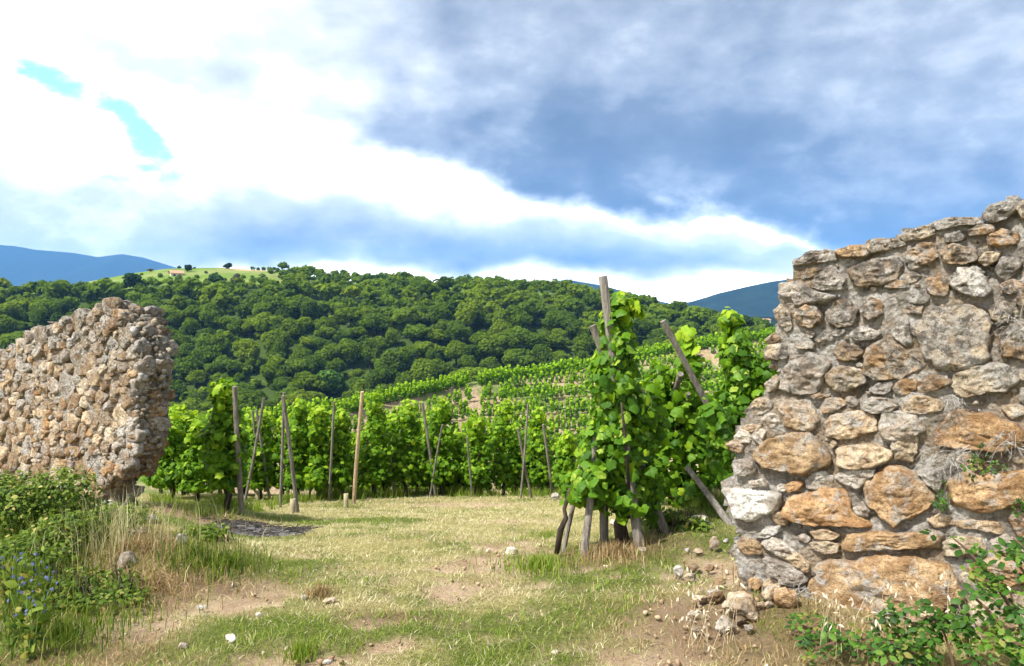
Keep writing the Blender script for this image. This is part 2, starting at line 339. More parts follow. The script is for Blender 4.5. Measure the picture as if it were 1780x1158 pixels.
def masks(x, y):
    n = fbm(x*2.2, y*2.2, 41); n2 = fbm(x*6, y*6, 43)
    far = sstep(5.5, 8.5, y)
    gr = np.clip(px_patch(GREEN, x, y)*1.3+(n-0.5)*2.4+0.15+(n2-0.5)*1.5, 0, 1)
    so = np.clip(px_patch(SOIL, x, y)*1.6+(n2-0.5)*2.2-0.20+(fbm(x*1.3, y*1.3, 45)-0.5)*1.6, 0, 1)
    br = np.clip(px_patch(BROWN, x, y)*1.2+(n-0.5)*0.6-0.1, 0, 1)
    ash = px_patch(ASH, x, y)
    return gr, so, br, ash

m, t, out = material('trodden_ground')
v = t.node('ShaderNodeTexCoord').outputs['Object']
a = t.noise(v, 3.5, 7, 0.65); b = t.noise(v, 40, 5, 0.7); c = t.noise(v, 160, 3, 0.7)
soil = t.ramp(t.m('ADD', t.m('MULTIPLY', a, 0.6), t.m('MULTIPLY', b, 0.4)), [(0.3, (0.28, 0.175, 0.10)), (0.5, (0.50, 0.355, 0.22)), (0.68, (0.64, 0.50, 0.345))])
straw = t.ramp(b, [(0.3, (0.20, 0.16, 0.055)), (0.5, (0.38, 0.325, 0.12)), (0.7, (0.54, 0.47, 0.21))])
turf = t.ramp(b, [(0.3, (0.05, 0.075, 0.014)), (0.55, (0.15, 0.18, 0.035)), (0.75, (0.32, 0.29, 0.09))])
col = t.mix(t.attr('green'), straw, turf); col = t.mix(t.attr('soil'), col, soil)
col = t.mix(t.attr('brown'), col, t.mix(b, (0.13, 0.08, 0.04), (0.30, 0.21, 0.12)))
col = t.mix(t.attr('ash'), col, t.ramp(b, [(0.3, (0.04, 0.038, 0.037)), (0.7, (0.16, 0.15, 0.145))]))
pbsdf(t, out, col, 0.95, t.bump(t.m('ADD', b, t.m('MULTIPLY', c, 0.5)), 1.0, 0.03), 0.1); M['ground'] = m

gx = np.concatenate([np.arange(-16, -6, 0.25), np.arange(-6, 5, 0.055), np.arange(5, 12.01, 0.2)]); gy = np.concatenate([np.arange(-5, 3, 0.2), np.arange(3, 11, 0.055), np.arange(11, 21.01, 0.14)])
XX, YY = np.meshgrid(gx, gy, indexing='ij'); fx, fy = XX.ravel(), YY.ravel()
gr, so, br, ash = masks(fx, fy)
hz = near_h(fx, fy)-0.03*so*(fy > 3)
obj('ground', mesh_np('ground', np.stack([fx, fy, hz], -1), grid_faces(len(gx), len(gy)), dict(green=gr, soil=so, brown=br*0.8, ash=np.clip(ash*1.5-0.2, 0, 1)), True), M['ground'], kind='structure')

m, t, out = material('vineyard_soil')
v = t.node('ShaderNodeTexCoord').outputs['Object']
a = t.noise(v, 0.25, 6, 0.65); b = t.noise(v, 2.2, 5, 0.7)
col = t.ramp(t.m('ADD', t.m('MULTIPLY', a, 0.5), t.m('MULTIPLY', b, 0.5)), [(0.32, (0.20, 0.14, 0.075)), (0.5, (0.38, 0.275, 0.165)), (0.66, (0.52, 0.41, 0.28))])
col = t.mix(t.ss(t.noise(v, 0.12, 5, 0.6), 0.5, 0.62, 0.0, 0.8), col, (0.10, 0.17, 0.03))
pbsdf(t, out, col, 0.95, t.bump(b, 1.0, 0.3), 0.1); M['slope'] = m
us = np.linspace(-0.95, 0.95, 230); ys = np.linspace(20.9, 186, 210)
UU, YY = np.meshgrid(us, ys, indexing='ij'); fx, fy = (UU*YY).ravel(), YY.ravel()
obj('vineyard_slope', mesh_np('vineyard_slope', np.stack([fx, fy, H(fx, fy)], -1), grid_faces(len(us), len(ys)), None, True), M['slope'], kind='structure')

m, t, out = material('hillside_turf')
v = t.node('ShaderNodeTexCoord').outputs['Object']
a = t.noise(v, 0.05, 5, 0.6); b = t.noise(v, 0.6, 5, 0.7)
wv = t.node('ShaderNodeTexWave', bands_direction='Y'); t.put(wv.inputs['Vector'], v); wv.inputs['Scale'].default_value = 0.16; wv.inputs['Distortion'].default_value = 1.2
under = t.mix(b, (0.028, 0.048, 0.010), (0.055, 0.085, 0.013))
crop = t.mix(t.ss(wv.outputs[0], 0.35, 0.65), (0.15, 0.21, 0.03), (0.075, 0.135, 0.014)); crop = t.mix(t.ss(a, 0.48, 0.58, 0, 0.7), crop, (0.20, 0.21, 0.07)); crop = t.mix(t.ss(b, 0.5, 0.62, 0.0, 0.6), crop, (0.07, 0.12, 0.016))
col = t.mix(t.attr('field'), under, crop); col = t.mix(t.attr('tilled'), col, (0.42, 0.29, 0.15))
pbsdf(t, out, col, 0.95, t.bump(b, 0.6, 0.5), 0.1); M['hill'] = m
us = np.linspace(-1.15, 1.05, 220); ys = np.concatenate([np.linspace(186, 290, 60), np.linspace(292, 470, 60)])
UU, YY = np.meshgrid(us, ys, indexing='ij'); fu, fx, fy = UU.ravel(), (UU*YY).ravel(), YY.ravel()
field = sstep(HE-2, HE+4, fy+6*(fbm(fx*0.04, fy*0.04, 51)-0.5))
ppx = fu*F+890
till = np.exp(-((ppx-432)/36)**2)*sstep(338, 343, fy)+np.exp(-((ppx-775)/60)**2)*0.6*sstep(343, 348, fy)
obj('hillside', mesh_np('hillside', np.stack([fx, fy, H(fx, fy)], -1), grid_faces(len(us), len(ys)), dict(field=field, tilled=np.clip(till, 0, 1)), True), M['hill'], kind='structure')

m, t, out = material('valley_floor')
v = t.node('ShaderNodeTexCoord').outputs['Object']
col = t.ramp(t.noise(v, 0.004, 6, 0.6), [(0.35, (0.03, 0.06, 0.018)), (0.55, (0.07, 0.11, 0.03)), (0.7, (0.15, 0.15, 0.06))]); pbsdf(t, out, col, 0.95, None, 0.1)
obj('valley_ground', mesh_py('valley_ground', [(-7000, -1500, -30), (7000, -1500, -30), (7000, 6900, -30), (-7000, 6900, -30)], [(0, 1, 2, 3)]), m, kind='structure')

# far ranges: wooded mountains with depth of their own; only the air makes them blue
m, t, out = material('far_woodland')
v = t.node('ShaderNodeTexCoord').outputs['Object']
col = t.ramp(t.noise(v, 0.02, 6, 0.65), [(0.35, (0.006, 0.014, 0.010)), (0.6, (0.012, 0.024, 0.014)), (0.75, (0.022, 0.034, 0.018))]); pbsdf(t, out, col, 0.95, t.bump(t.noise(v, 0.05, 5, 0.7), 0.6, 8), 0.05); M['mount'] = m
def mountain(name, pts, Y, depth, n=150, rough=0.02):
    pu = np.array([(a-890)/F for a, b in pts]); pz = np.array([EYE-(b-579)/F*Y for a, b in pts])
    us = np.linspace(pu[0], pu[-1], n); vv = np.linspace(-1, 1, 41)
    UU, VV = np.meshgrid(us, vv, indexing='ij'); fu, fv = UU.ravel(), VV.ravel()
    crest = np.interp(fu, pu, pz); k = np.abs(fv)
    x, y = fu*Y, Y+fv*depth
    prof = (1-k)**1.15
    gully = (fbm(x/Y*14, y/Y*14, 61, 5)-0.5)
    z = -34+(crest+34)*prof*(1+0.30*gully*sstep(0, 0.4, k))+(fbm(x/Y*70, y/Y*70, 63)-0.5)*rough*(crest.max()+30)*0.25
    obj(name, mesh_np(name, np.stack([x, y, z], -1), grid_faces(n, len(vv)), None, True), M['mount'], kind='structure')
mountain('mountain_range', [(-420, 520), (-250, 470), (-120, 440), (0, 426), (25, 428), (60, 434), (130, 440), (170, 447), (212, 442), (250, 448), (295, 462), (360, 482), (500, 510), (700, 545), (800, 570)], 5200, 1500, 240)
mountain('mountain_ridge', [(820, 560), (930, 500), (985, 486), (1050, 497), (1110, 514), (1165, 528), (1230, 545), (1300, 570)], 2900, 600, 140)
mountain('mountain_slope', [(1080, 575), (1130, 545), (1165, 529), (1200, 525), (1250, 510), (1300, 498), (1340, 490), (1380, 485), (1480, 466), (1650, 440), (1900, 430), (2200, 470)], 2000, 520, 200)
mountain('far_hill', [(1040, 585), (1120, 566), (1180, 553), (1240, 549), (1330, 551), (1420, 556), (1600, 560), (1900, 575)], 760, 140, 140)

# ================================================================== stones
PAL = {'O': (0.52, 0.345, 0.18), 'T': (0.56, 0.445, 0.295), 'G': (0.42, 0.375, 0.315), 'W': (0.60, 0.56, 0.48), 'V': (0.82, 0.78, 0.68), 'D': (0.32, 0.225, 0.13)}
def pcol(c, j=0.10):
    r, g, b = PAL[c]; k = 1+R.uniform(-j, j)*1.3; h = R.uniform(-j, j)*0.5
    return (r*k*(1+h), g*k, b*k*(1-h), 1)
def smooth_poly(p, M_, k_=0.87):
    p = [Vector((a, b)) for a, b in p]
    q = []
    for i in range(len(p)):
        a, b = p[i], p[(i+1) % len(p)]; q += [a*k_+b*(1-k_), a*(1-k_)+b*k_]
    L = [0]
    for i in range(len(q)): L.append(L[-1]+(q[(i+1) % len(q)]-q[i]).length)
    res = []
    for k in range(M_):
        s = L[-1]*k/M_; i = max(j for j in range(len(q)) if L[j] <= s+1e-9); f = (s-L[i])/max(1e-9, L[i+1]-L[i])
        res.append(q[i].lerp(q[(i+1) % len(q)], f))
    return res
def stone_mesh(poly, Hh, seed, M_=30, rings=9, rough=1.0, back=0.07, ang=0.87):
    """a wall stone from its face outline: weathered block, lumpy, ledged and chipped; local -Y is the face"""
    rr = random.Random(seed); pts = smooth_poly(poly, M_, ang if rough < 1.02 else (0.95 if M_ < 30 else 0.91)); size = max((p.length for p in pts)); off = Vector((rr.uniform(0, 90), rr.uniform(0, 90), rr.uniform(0, 90)))
    pts = [p*(1+0.10*rough*mnoise.fractal(Vector((p.x, p.y, 0))*(9 if size > 0.06 else 20)+off, 0.7, 2.0, 3)) for p in pts]
    planes = [(Vector((math.cos(a), math.sin(a)))*rr.uniform(0.15, 0.75)*Hh/size, Hh*rr.uniform(0.66, 1.05)) for a in [rr.uniform(0, 6.28) for _ in range(5)]]
    pw = rr.uniform(4.5, 10.0); tilt = Vector((rr.gauss(0, 0.10), rr.gauss(0, 0.10)))
    V = []; Fc = []
    levels = [(0.95, -back), (1.01, -back*0.35)]+[(1.0-((i/rings)**1.35)*0.985, None) for i in range(rings+1)]
    for r, h in levels:
        for p in pts:
            q = p*r
            if h is None:
                h0 = Hh*max(0.0, 1-r**pw)**0.6
                for pl, c in planes: h0 = min(h0, c+pl.dot(q))
                h0 = max(h0+tilt.dot(q)*(1-r**4), 0)
            else: h0 = h
            w3 = Vector((q.x, -h0, q.y)); lay = Vector((q.x*0.55, -h0, q.y*1.5))
            d1 = mnoise.fractal(w3/max(size, 0.01)*1.8+off, 0.8, 2.0, 4)*0.10*size*rough
            d2 = mnoise.ridged_multi_fractal(lay*16+off, 0.7, 2.1, 4, 1.0, 2.0)*0.007*rough-0.008*rough
            d3 = mnoise.noise(w3*60+off)*0.0045*rough
            dirv = Vector((q.x*0.6, -max(h0, 0.2*Hh)*2.0-0.01, q.y*0.6)).normalized()
            V.append(w3+dirv*(d1*(0.35 if h is not None else 0.55)+d2+d3))
    n = len(levels)
    for i in range(n-1):
        for k in range(M_):
            k2 = (k+1) % M_; Fc.append((i*M_+k, i*M_+k2, (i+1)*M_+k2, (i+1)*M_+k))
    Fc.append(tuple(range((n-1)*M_, n*M_)))
    return mesh_py('stone', V, Fc, True)
def chip_part(parent, spots, seed):
    """gravel and broken bits bedded in the mortar, one part"""
    g = np.random.default_rng(seed); bmc = bmesh.new(); bmesh.ops.create_icosphere(bmc, subdivisions=1, radius=1.0); bmc.verts.ensure_lookup_table()
    bv = np.array([v.co[:] for v in bmc.verts]); bf = np.array([[v.index for v in f.verts] for f in bmc.faces]); bmc.free()
    sp = np.array(spots); n = len(sp); sc = sp[:, 3:4]*g.uniform(0.55, 1.5, (n, 3))
    V = sp[:, None, :3]+bv[None]*sc[:, None, :]*(1+0.28*g.normal(size=(n, len(bv), 1)))
    o = obj('mortar_chips', mesh_np('mortar_chips', V.reshape(-1, 3), (bf[None]+(np.arange(n)*len(bv))[:, None, None]).reshape(-1, 3), dict(tint=np.repeat(g.random(n), len(bv)))), M['chips'], parent, kind='stuff'); return o
m, t, out = material('mortar_chip'); tn_ = t.attr('tint'); b = t.noise(t.node('ShaderNodeNewGeometry').outputs['Position'], 60, 5, 0.7)
col = t.mix(t.ss(b, 0.36, 0.55, 0.7, 0.0), t.ramp(tn_, [(0, (0.16, 0.125, 0.09)), (0.35, (0.32, 0.265, 0.20)), (0.6, (0.42, 0.335, 0.22)), (0.8, (0.42, 0.385, 0.33)), (1, (0.50, 0.46, 0.40))]), (0.09, 0.075, 0.06))
pbsdf(t, out, col, 0.95, t.bump(b, 1.0, 0.02), 0.08); M['chips'] = m
def rock_mesh(seed, dims, sub=3, rough=0.28):
    bm = bmesh.new(); bmesh.ops.create_icosphere(bm, subdivisions=sub, radius=1.0); rr = random.Random(seed); off = Vector((rr.uniform(0, 99), rr.uniform(0, 99), rr.uniform(0, 99)))
    pl = [(Vector((rr.gauss(0, 1), rr.gauss(0, 1), rr.gauss(0, 1))).normalized(), rr.uniform(0.5, 0.85)) for _ in range(9)]
    for v in bm.verts:
        c = v.co.copy()
        for n, d in pl:
            e = c.dot(n)-d
            if e > 0: c -= n*e*0.92
        c *= 1+rough*mnoise.fractal(v.co*1.4+off, 0.9, 2.0, 4)
        v.co = Vector((c.x*dims[0], c.y*dims[1], c.z*dims[2]))
    me = bpy.data.meshes.new('rock'); bm.to_mesh(me); bm.free()
    me.polygons.foreach_set('use_smooth', [True]*len(me.polygons)); return me
def cut_cell(c, others, bound):
    poly = list(bound)
    for o in others:
        mid = (c+o)/2; n = o-c; q = []
        for i in range(len(poly)):
            a, b = poly[i], poly[(i+1) % len(poly)]; da, db = (a-mid).dot(n), (b-mid).dot(n)
            if da <= 0: q.append(a)
            if (da < 0) != (db < 0) and abs(da-db) > 1e-12: q.append(a+(b-a)*(da/(da-db)))
        poly = q
        if len(poly) < 3: return []
    return poly
def wall_core(name, outline, res, thick, parent, seed, amp=0.03, recess=0.022, layers=4):
    """the mortared core of a wall: rough front, back and broken ends following the outline"""
    xs = np.array([p[0] for p in outline]); zs = np.array([p[1] for p in outline])
    nx = int((xs.max()-xs.min())/res)+3; nz = int((zs.max()-zs.min())/res)+3; x0 = xs.min()-res; zb = zs.min()-res
    cx, cz = np.meshgrid(x0+(np.arange(nx)+0.5)*res, zb+(np.arange(nz)+0.5)*res, indexing='ij')
    jx = (fbm(cx*9, cz*9, seed)-0.5)*0.07; jz = (fbm(cx*9, cz*9, seed+3)-0.5)*0.07
    ins = inside(outline, cx+jx, cz+jz)
    V = []; ids = {}; Fc = []
    def vid(i, j, k):
        key = (i, j, k)
        if key not in ids:
            x, z = x0+i*res, zb+j*res; y = thick*k/layers
            p = Vector((x, y, z)); e = mnoise.fractal(p*3.2+Vector((seed, 0, 0)), 0.8, 2.0, 5)
            e2 = mnoise.noise(p*30+Vector((seed, 5, 0)))
            dx = mnoise.noise(p*14+Vector((0, seed, 3)))*res*1.1; dz = mnoise.noise(p*14+Vector((7, 0, seed)))*res*1.1
            if k == 0: yy = recess+e*amp+e2*amp*0.45
            elif k == layers: yy = thick+e*amp
            else: yy = y; dx += e*amp*1.6; dz += e*amp*1.2
            V.append((x+dx, yy, z+dz)); ids[key] = len(V)-1
        return ids[key]
    for i in range(nx):
        for j in range(nz):
            if not ins[i, j]: continue
            Fc.append((vid(i, j, 0), vid(i+1, j, 0), vid(i+1, j+1, 0), vid(i, j+1, 0)))
            Fc.append((vid(i, j+1, layers), vid(i+1, j+1, layers), vid(i+1, j, layers), vid(i, j, layers)))
            for (di, dj, a, b) in ((-1, 0, (i, j+1), (i, j)), (1, 0, (i+1, j), (i+1, j+1)), (0, -1, (i, j), (i+1, j)), (0, 1, (i+1, j+1), (i, j+1))):
                u, w_ = i+di, j+dj
                if u < 0 or w_ < 0 or u >= nx or w_ >= nz or not ins[u, w_]:
                    for k in range(layers): Fc.append((vid(*b, k), vid(*a, k), vid(*a, k+1), vid(*b, k+1)))
    return obj(name, mesh_py(name, V, Fc, True), M['mortar'], parent)
DIRX = Vector((0.814, -0.581, 0)); WROT = math.atan2(DIRX.y, DIRX.x)
def parse(s): return [tuple(float(v)/100 for v in q.split(',')) for q in s.split()]
def place_stone(parent, poly, c, Hh, seed, y=0.0, rz=0, M_=30, rings=9, shrink=0.98, rough=1.0, at=None, z=None):
    cx = sum(p[0] for p in poly)/len(poly); cz = sum(p[1] for p in poly)/len(poly)
    loc = [((p[0]-cx)*shrink, (p[1]-cz)*shrink) for p in poly]
    o = obj('stone', stone_mesh(loc, Hh, seed, M_, rings, rough), M['stone'], parent, (cx, y, cz) if at is None else (at[0], at[1], cz), (0, 0, rz))
    o.color = pcol(c); return o

# ------------------------------------------------------------------ near wall (right): face stones as they lie in it
near_wall = thing('ruined_wall', 'tall broken stone wall of large ochre stones above the brambles', 'wall', (1.5, 4.7, 0), WROT)
NEAR_OUT = parse("-11,-9 -16,19 -22,32 -14,44 -24,60 -28,73 -20,79 -19,92 -23,97 -14,104 -17,109 -13,116 -11,122 -2,127 3,136 7,139 7,147 3,148 4,161 7,171 6,176 8,185 10,190 10,192 15,198 17,206 24,211 37,211 53,212 56,215 65,215 74,220 82,221 91,222 111,223 113,228 118,230 128,230 145,230 173,226")
STONES = [
    ("G","17,207 24,211 33,212 38,210 39,206 30,205 21,204 17,204"),
    ("O","39,211 47,214 56,214 58,210 55,207 42,207"),
    ("T","56,213 59,216 67,216 75,214 75,212 67,210 57,208"),
    ("T","73,217 78,220 86,222 91,219 90,217 83,215 76,214"),
    ("G","88,222 96,225 110,224 110,220 101,220 91,219"),
    ("G","111,225 113,229 119,231 124,230 125,226 121,222 114,221"),
    ("T","125,227 128,230 135,230 139,226 135,221 128,222"),
    ("O","103,217 109,220 115,220 115,216 109,215 104,215"),
    ("D","47,200 59,206 71,206 74,200 72,195 61,191 50,191 47,195"),
    ("O","76,209 82,212 89,211 90,205 86,202 78,198 75,203"),
    ("O","91,208 99,211 107,207 108,203 103,201 95,201"),
    ("T","109,202 111,206 118,205 117,202 112,199 109,201"),
    ("G","116,198 119,203 125,203 127,198 123,193 119,192"),
    ("W","95,194 100,198 108,198 112,193 113,186 109,183 101,186 96,191"),
    ("G","25,191 28,197 36,202 42,197 44,194 42,190 33,189"),
    ("G","9,193 19,195 25,190 37,186 33,182 19,181 9,188"),
    ("T","5,178 9,182 14,177 16,168 13,165 8,171"),
    ("O","17,177 24,181 30,179 32,173 27,168 20,169"),
    ("D","34,176 38,182 45,184 50,178 50,172 44,168 36,170"),
    ("O","53,180 58,185 64,182 63,175 57,172 53,175"),
    ("W","47,165 53,169 59,167 63,165 59,161 50,161"),
    ("G","68,165 70,170 76,172 77,167 78,160 75,158 70,162"),
    ("T","78,168 87,176 101,179 110,177 114,170 112,164 114,153 104,147 90,146 85,152 81,161"),
    ("O","53,147 56,155 63,161 66,163 72,158 83,149 82,144 72,140 60,139 54,143"),
    ("T","113,177 117,181 121,180 123,174 119,170 114,173"),
    ("O","117,165 123,169 132,171 139,168 139,154 128,152 119,153 119,159"),
    ("T","98,143 104,148 118,150 123,147 126,141 122,136 110,134 102,132 98,135"),
    ("T","34,141 39,146 46,147 53,144 53,138 49,135 42,132 36,136"),
    ("G","8,140 14,148 24,153 30,153 38,148 33,140 29,131 17,129 8,133"),
    ("T","-1,155 2,158 12,158 12,151 8,149 0,149"),
    ("T","0,162 5,165 9,163 8,160 1,159"),
    ("T","28,161 32,165 37,164 38,160 33,158"),
    ("T","17,159 24,162 28,159 27,156 19,156"),
    ("D","38,155 42,159 49,159 54,155 50,150 42,149"),
    ("W","57,134 62,138 68,138 68,134 65,132 60,132"),
    ("O","69,136 73,140 80,141 80,135 75,132 70,132"),
    ("D","80,138 87,143 94,143 96,139 90,135 82,134"),
    ("T","72,127 78,132 86,132 91,130 91,125 84,122 75,123"),
    ("T","54,127 59,130 67,130 71,126 67,122 59,121 55,123"),
    ("O","31,123 34,128 41,129 44,125 39,121 33,120"),
    ("T","9,122 13,126 24,127 28,121 31,116 28,110 19,109 11,111"),
    ("T","33,113 39,119 50,121 58,119 59,112 46,107 35,107"),
    ("W","61,114 64,121 74,123 82,121 84,114 78,109 65,108"),
    ("W","-3,113 1,118 8,117 8,111 1,109"),
    ("T","-15,108 -10,111 -3,110 -4,107 -12,105"),
    ("T","0,135 5,140 8,138 7,132 1,130"),
    ("T","-13,117 -5,126 3,126 4,120 -7,115"),
    ("O","26,129 30,131 33,129 28,127"),
    ("O","88,115 99,124 115,125 125,119 128,111 119,106 96,105 89,109"),
    ("T","126,145 130,147 136,146 136,141 127,142"),
    ("O","113,213 119,217 125,215 126,210 119,209 114,210"),
    ("T","127,201 132,203 136,199 136,193 130,193"),
    ("D","73,178 78,180 83,179 82,175 75,175"),
    ("O","65,191 69,194 78,192 77,189 67,189"),
    ("O","85,193 91,196 95,192 94,185 88,185 85,189"),
    ("D","127,187 132,189 137,186 137,176 129,175 125,180"),
    ("G","127,137 133,139 138,137 138,128 131,126 127,131"),
    ("D","22,165 25,167 28,165 27,162 24,162"),
    ("D","19,201 26,202 33,201 27,197 21,196"),
    ("G","94,216 100,218 103,214 99,212 94,212"),
    ("O","-5,92 2,102 13,107 24,108 34,103 38,96 36,90 26,85 10,84 -1,86"),
    ("T","39,100 45,103 59,104 68,101 68,97 58,92 52,90 42,91"),
    ("T","68,106 74,109 80,109 80,101 77,96 70,97"),
    ("W","80,92 85,94 91,93 92,87 90,83 84,86"),
    ("O","54,82 61,89 74,93 80,90 84,84 89,75 85,71 74,65 69,60 61,65 56,73"),
    ("O","10,63 19,72 28,76 37,78 46,74 48,67 58,60 54,58 37,57 22,56 12,58"),
    ("V","-26,70 -17,72 -1,72 11,71 9,62 -6,54 -17,55 -21,63"),
    ("W","23,80 26,85 34,87 38,84 36,78 30,77 25,77"),
    ("W","39,85 45,88 60,91 59,88 53,80 45,80"),
    ("G","49,68 53,72 57,68 56,64 50,65"),
    ("O","12,77 18,80 22,79 20,75 14,73"),
    ("T","-24,98 -18,101 -12,97 -15,93 -22,94"),
    ("W","-19,102 -14,107 -8,105 -9,100 -15,99"),
    ("G","-19,88 -8,90 -6,82 -15,79 -19,81"),
    ("W","-10,77 -2,79 0,75 -8,73"),
    ("T","85,66 90,70 98,70 98,66 89,63"),
    ("T","99,68 108,70 119,69 118,64 109,65 100,64"),
    ("O","44,47 48,53 61,56 89,61 91,58 90,53 65,48 47,44"),
    ("T","93,56 101,60 110,61 111,54 101,51 94,50"),
    ("O","28,27 31,35 45,39 65,44 86,47 94,44 100,38 104,30 91,20 76,8 45,-2 34,-2 29,12"),
    ("T","25,45 31,48 41,47 41,42 34,41 26,42"),
    ("W","-2,41 5,46 12,42 18,37 13,34 3,37"),
    ("W","-6,44 -1,49 7,52 8,49 0,44"),
    ("T","26,52 34,54 42,52 38,49 29,48"),
    ("O","93,88 102,93 116,94 129,98 134,93 132,82 116,76 100,74 94,80"),
    ("G","114,60 120,64 125,62 123,55 116,54"),
    ("D","-17,39 -11,43 -3,41 -3,34 -14,33"),
    ("T","36,103 38,105 40,103 38,100"),
    ("D","122,72 129,76 134,74 134,65 127,64"),
    ("T","105,27 114,36 125,40 134,37 134,22 118,14 106,16"),
    ("O","106,46 114,51 125,52 134,50 132,42 120,39 108,39"),
    ("G","0,32 9,32 19,30 24,24 13,18 3,23"),
    ("W","0,95 -5,101 -8,104 -4,109 0,107 -1,102"),
    ("T","10,35 19,38 26,33 25,28 17,30"),
]
NEAR_FULL = NEAR_OUT+[(3.2, 2.2), (3.2, -0.3), (-0.1, -0.3)]
wall_core('mortar', NEAR_FULL, 0.022, 0.5, near_wall, 3, 0.035, recess=0.006)
taken = []
for i, (c, s) in enumerate(STONES):
    p = parse(s); xs = [q[0] for q in p]; zs = [q[1] for q in p]; area = (max(xs)-min(xs))*(max(zs)-min(zs)); sz = math.sqrt(area)
    hh = min(0.115, 0.028+0.19*sz*R.uniform(0.55, 1.0))
    if c == 'D': hh *= 0.7
    place_stone(near_wall, p, c, hh, 100+i, y=-0.004+R.uniform(-0.008, 0.008), M_=52 if sz > 0.12 else 34, rings=17 if sz > 0.12 else 10, rough=1.35, shrink=1.09 if sz < 0.2 else 1.04)
    taken.append((Vector((sum(xs)/len(xs), sum(zs)/len(zs))), p))
# pebbles and chips packed between them
k = 0; tries = 0; small = []
while k < 172 and tries < 16000:
    tries += 1; x, z = R.uniform(-0.25, 2.6), R.uniform(0.0, 2.3); r = R.uniform(0.030, 0.062) if tries < 6000 else R.uniform(0.014, 0.034)
    ring = [(x+r*1.15*math.cos(a), z+r*math.sin(a)) for a in np.linspace(0, 6.28, 9)[:-1]]
    ax = np.array([q[0] for q in ring]+[x]); az = np.array([q[1] for q in ring]+[z])
    if not inside(NEAR_FULL, ax, az).all(): continue
    if any(inside(p, x+(ax-x)*0.72, z+(az-z)*0.72).any() for cen, p in taken if abs(cen.x-x) < 0.45 and abs(cen.y-z) < 0.4): continue
    if any((Vector((x, z))-q).length < (r+qr)*0.95 for q, qr in small): continue
    small.append((Vector((x, z)), r)); k += 1
    poly = [(x+r*R.uniform(0.8, 1.5)*math.cos(a), z+r*R.uniform(0.7, 1.05)*math.sin(a)) for a in np.linspace(0, 6.28, 8)[:-1]]
    place_stone(near_wall, poly, R.choice('TTGWODG'), r*R.uniform(0.30, 0.6), 900+k, M_=20, rings=7)
chp = []
while len(chp) < 2600:
    x, z = R.uniform(-0.28, 2.9), R.uniform(-0.05, 2.32)
    if bool(inside(NEAR_FULL, np.array([x]), np.array([z]))[0]): chp.append((x, R.uniform(-0.004, 0.028), z, 0.003+0.013*R.random()**2.2))
chip_part(near_wall, chp, 71)
# loose stones along its broken edge and top
for i in range(26):
    if i < 14: f = i/13; px_, pz_ = np.interp(f, [0, 0.25, 0.5, 0.75, 1], [0.13, 0.50, 0.9, 1.2, 2.4]), np.interp(f, [0, 0.25, 0.5, 0.75, 1], [2.0, 2.10, 2.2, 2.27, 2.26])
    else: j = (i-14)/11; px_, pz_ = np.interp(j, [0, 0.3, 0.5, 0.7, 1], [-0.12, -0.20, -0.12, 0.02, 0.08]), np.interp(j, [0, 0.3, 0.5, 0.7, 1], [0.25, 0.85, 1.18, 1.42, 1.86])
    o = obj('stone', rock_mesh(400+i, (R.uniform(0.03, 0.085), R.uniform(0.06, 0.10), R.uniform(0.022, 0.05))), M['stone'], near_wall, (px_+R.uniform(-0.01, 0.04), R.uniform(0.06, 0.35), pz_-0.01), (0, R.uniform(-0.3, 0.3), R.uniform(-0.3, 0.3)))
    o.color = pcol(R.choice('TGGWTD'))

# ------------------------------------------------------------------ far wall (left): small rubble in rough courses
LO = Vector((-3.95, 8.29, 0))
far_wall = thing('ruined_wall', 'low broken wall of small rubble stones beside the weedy bank', 'wall', LO, WROT)
FAR_OUT = parse("-57,-36 -63,-3 -22,20 -6,39 18,56 18,94 29,130 24,162 18,181 5,189 -22,195 -63,197 -70,191 -122,185 -138,180 -199,172 -251,159 -282,145 -330,139 -474,117 -621,62 -643,-77")
FAR_OUT[4:11] = [(0.02, 0.56), (0.0, 0.94), (0.10, 1.30), (0.02, 1.56), (-0.10, 1.72), (-0.26, 1.85), (-0.44, 1.94)]
wall_core('mortar', FAR_OUT, 0.035, 0.38, far_wall, 9, 0.04, recess=0.014)
cent = []; wts = []
for tries in range(26000):
    big = 1-tries/26000; c = Vector((R.uniform(-3.75, 0.38), R.uniform(-0.2, 2.0))); r = R.uniform(0.045, 0.08)+0.085*big*R.random()**1.5
    if all(((o.x-c.x)/1.25)**2+((o.y-c.y)/0.85)**2 > ((r+q)*0.86)**2 for o, q in zip(cent, wts)) and bool(inside(FAR_OUT, np.array([c.x]), np.array([c.y]))[0]): cent.append(c); wts.append(r)
    if len(cent) >= 268: break
for i, c in enumerate(cent):
    nb = sorted((k for k in range(len(cent)) if k != i and abs(cent[k].x-c.x) < 0.6 and abs(cent[k].y-c.y) < 0.5), key=lambda k: (cent[k]-c).length)[:16]
    bd = [Vector((c.x+math.cos(a)*wts[i]*1.6*R.uniform(0.85, 1.1), c.y+math.sin(a)*wts[i]*1.15*R.uniform(0.85, 1.1))) for a in np.linspace(0.3, 6.58, 8)[:-1]]
    poly = bd
    for k in nb:
        o = cent[k]; nrm = o-c; f_ = 0.5+(wts[i]**2-wts[k]**2)/(2*max(1e-6, nrm.length_squared)); poly = cut_cell(c, [c+nrm*(2*f_)], poly) or poly
    if len(poly) < 3: continue
    poly = [(p.x+R.uniform(-0.012, 0.012), p.y+R.uniform(-0.012, 0.012)) for p in poly]
    place_stone(far_wall, poly, R.choice('TDGDOTDGTD'), R.uniform(0.014, 0.072), 2000+i, y=R.uniform(-0.012, 0.020), M_=24, rings=7, shrink=R.choice((1.06, 1.0, 0.92, 0.84, 0.74)), rough=1.2)
chp = []
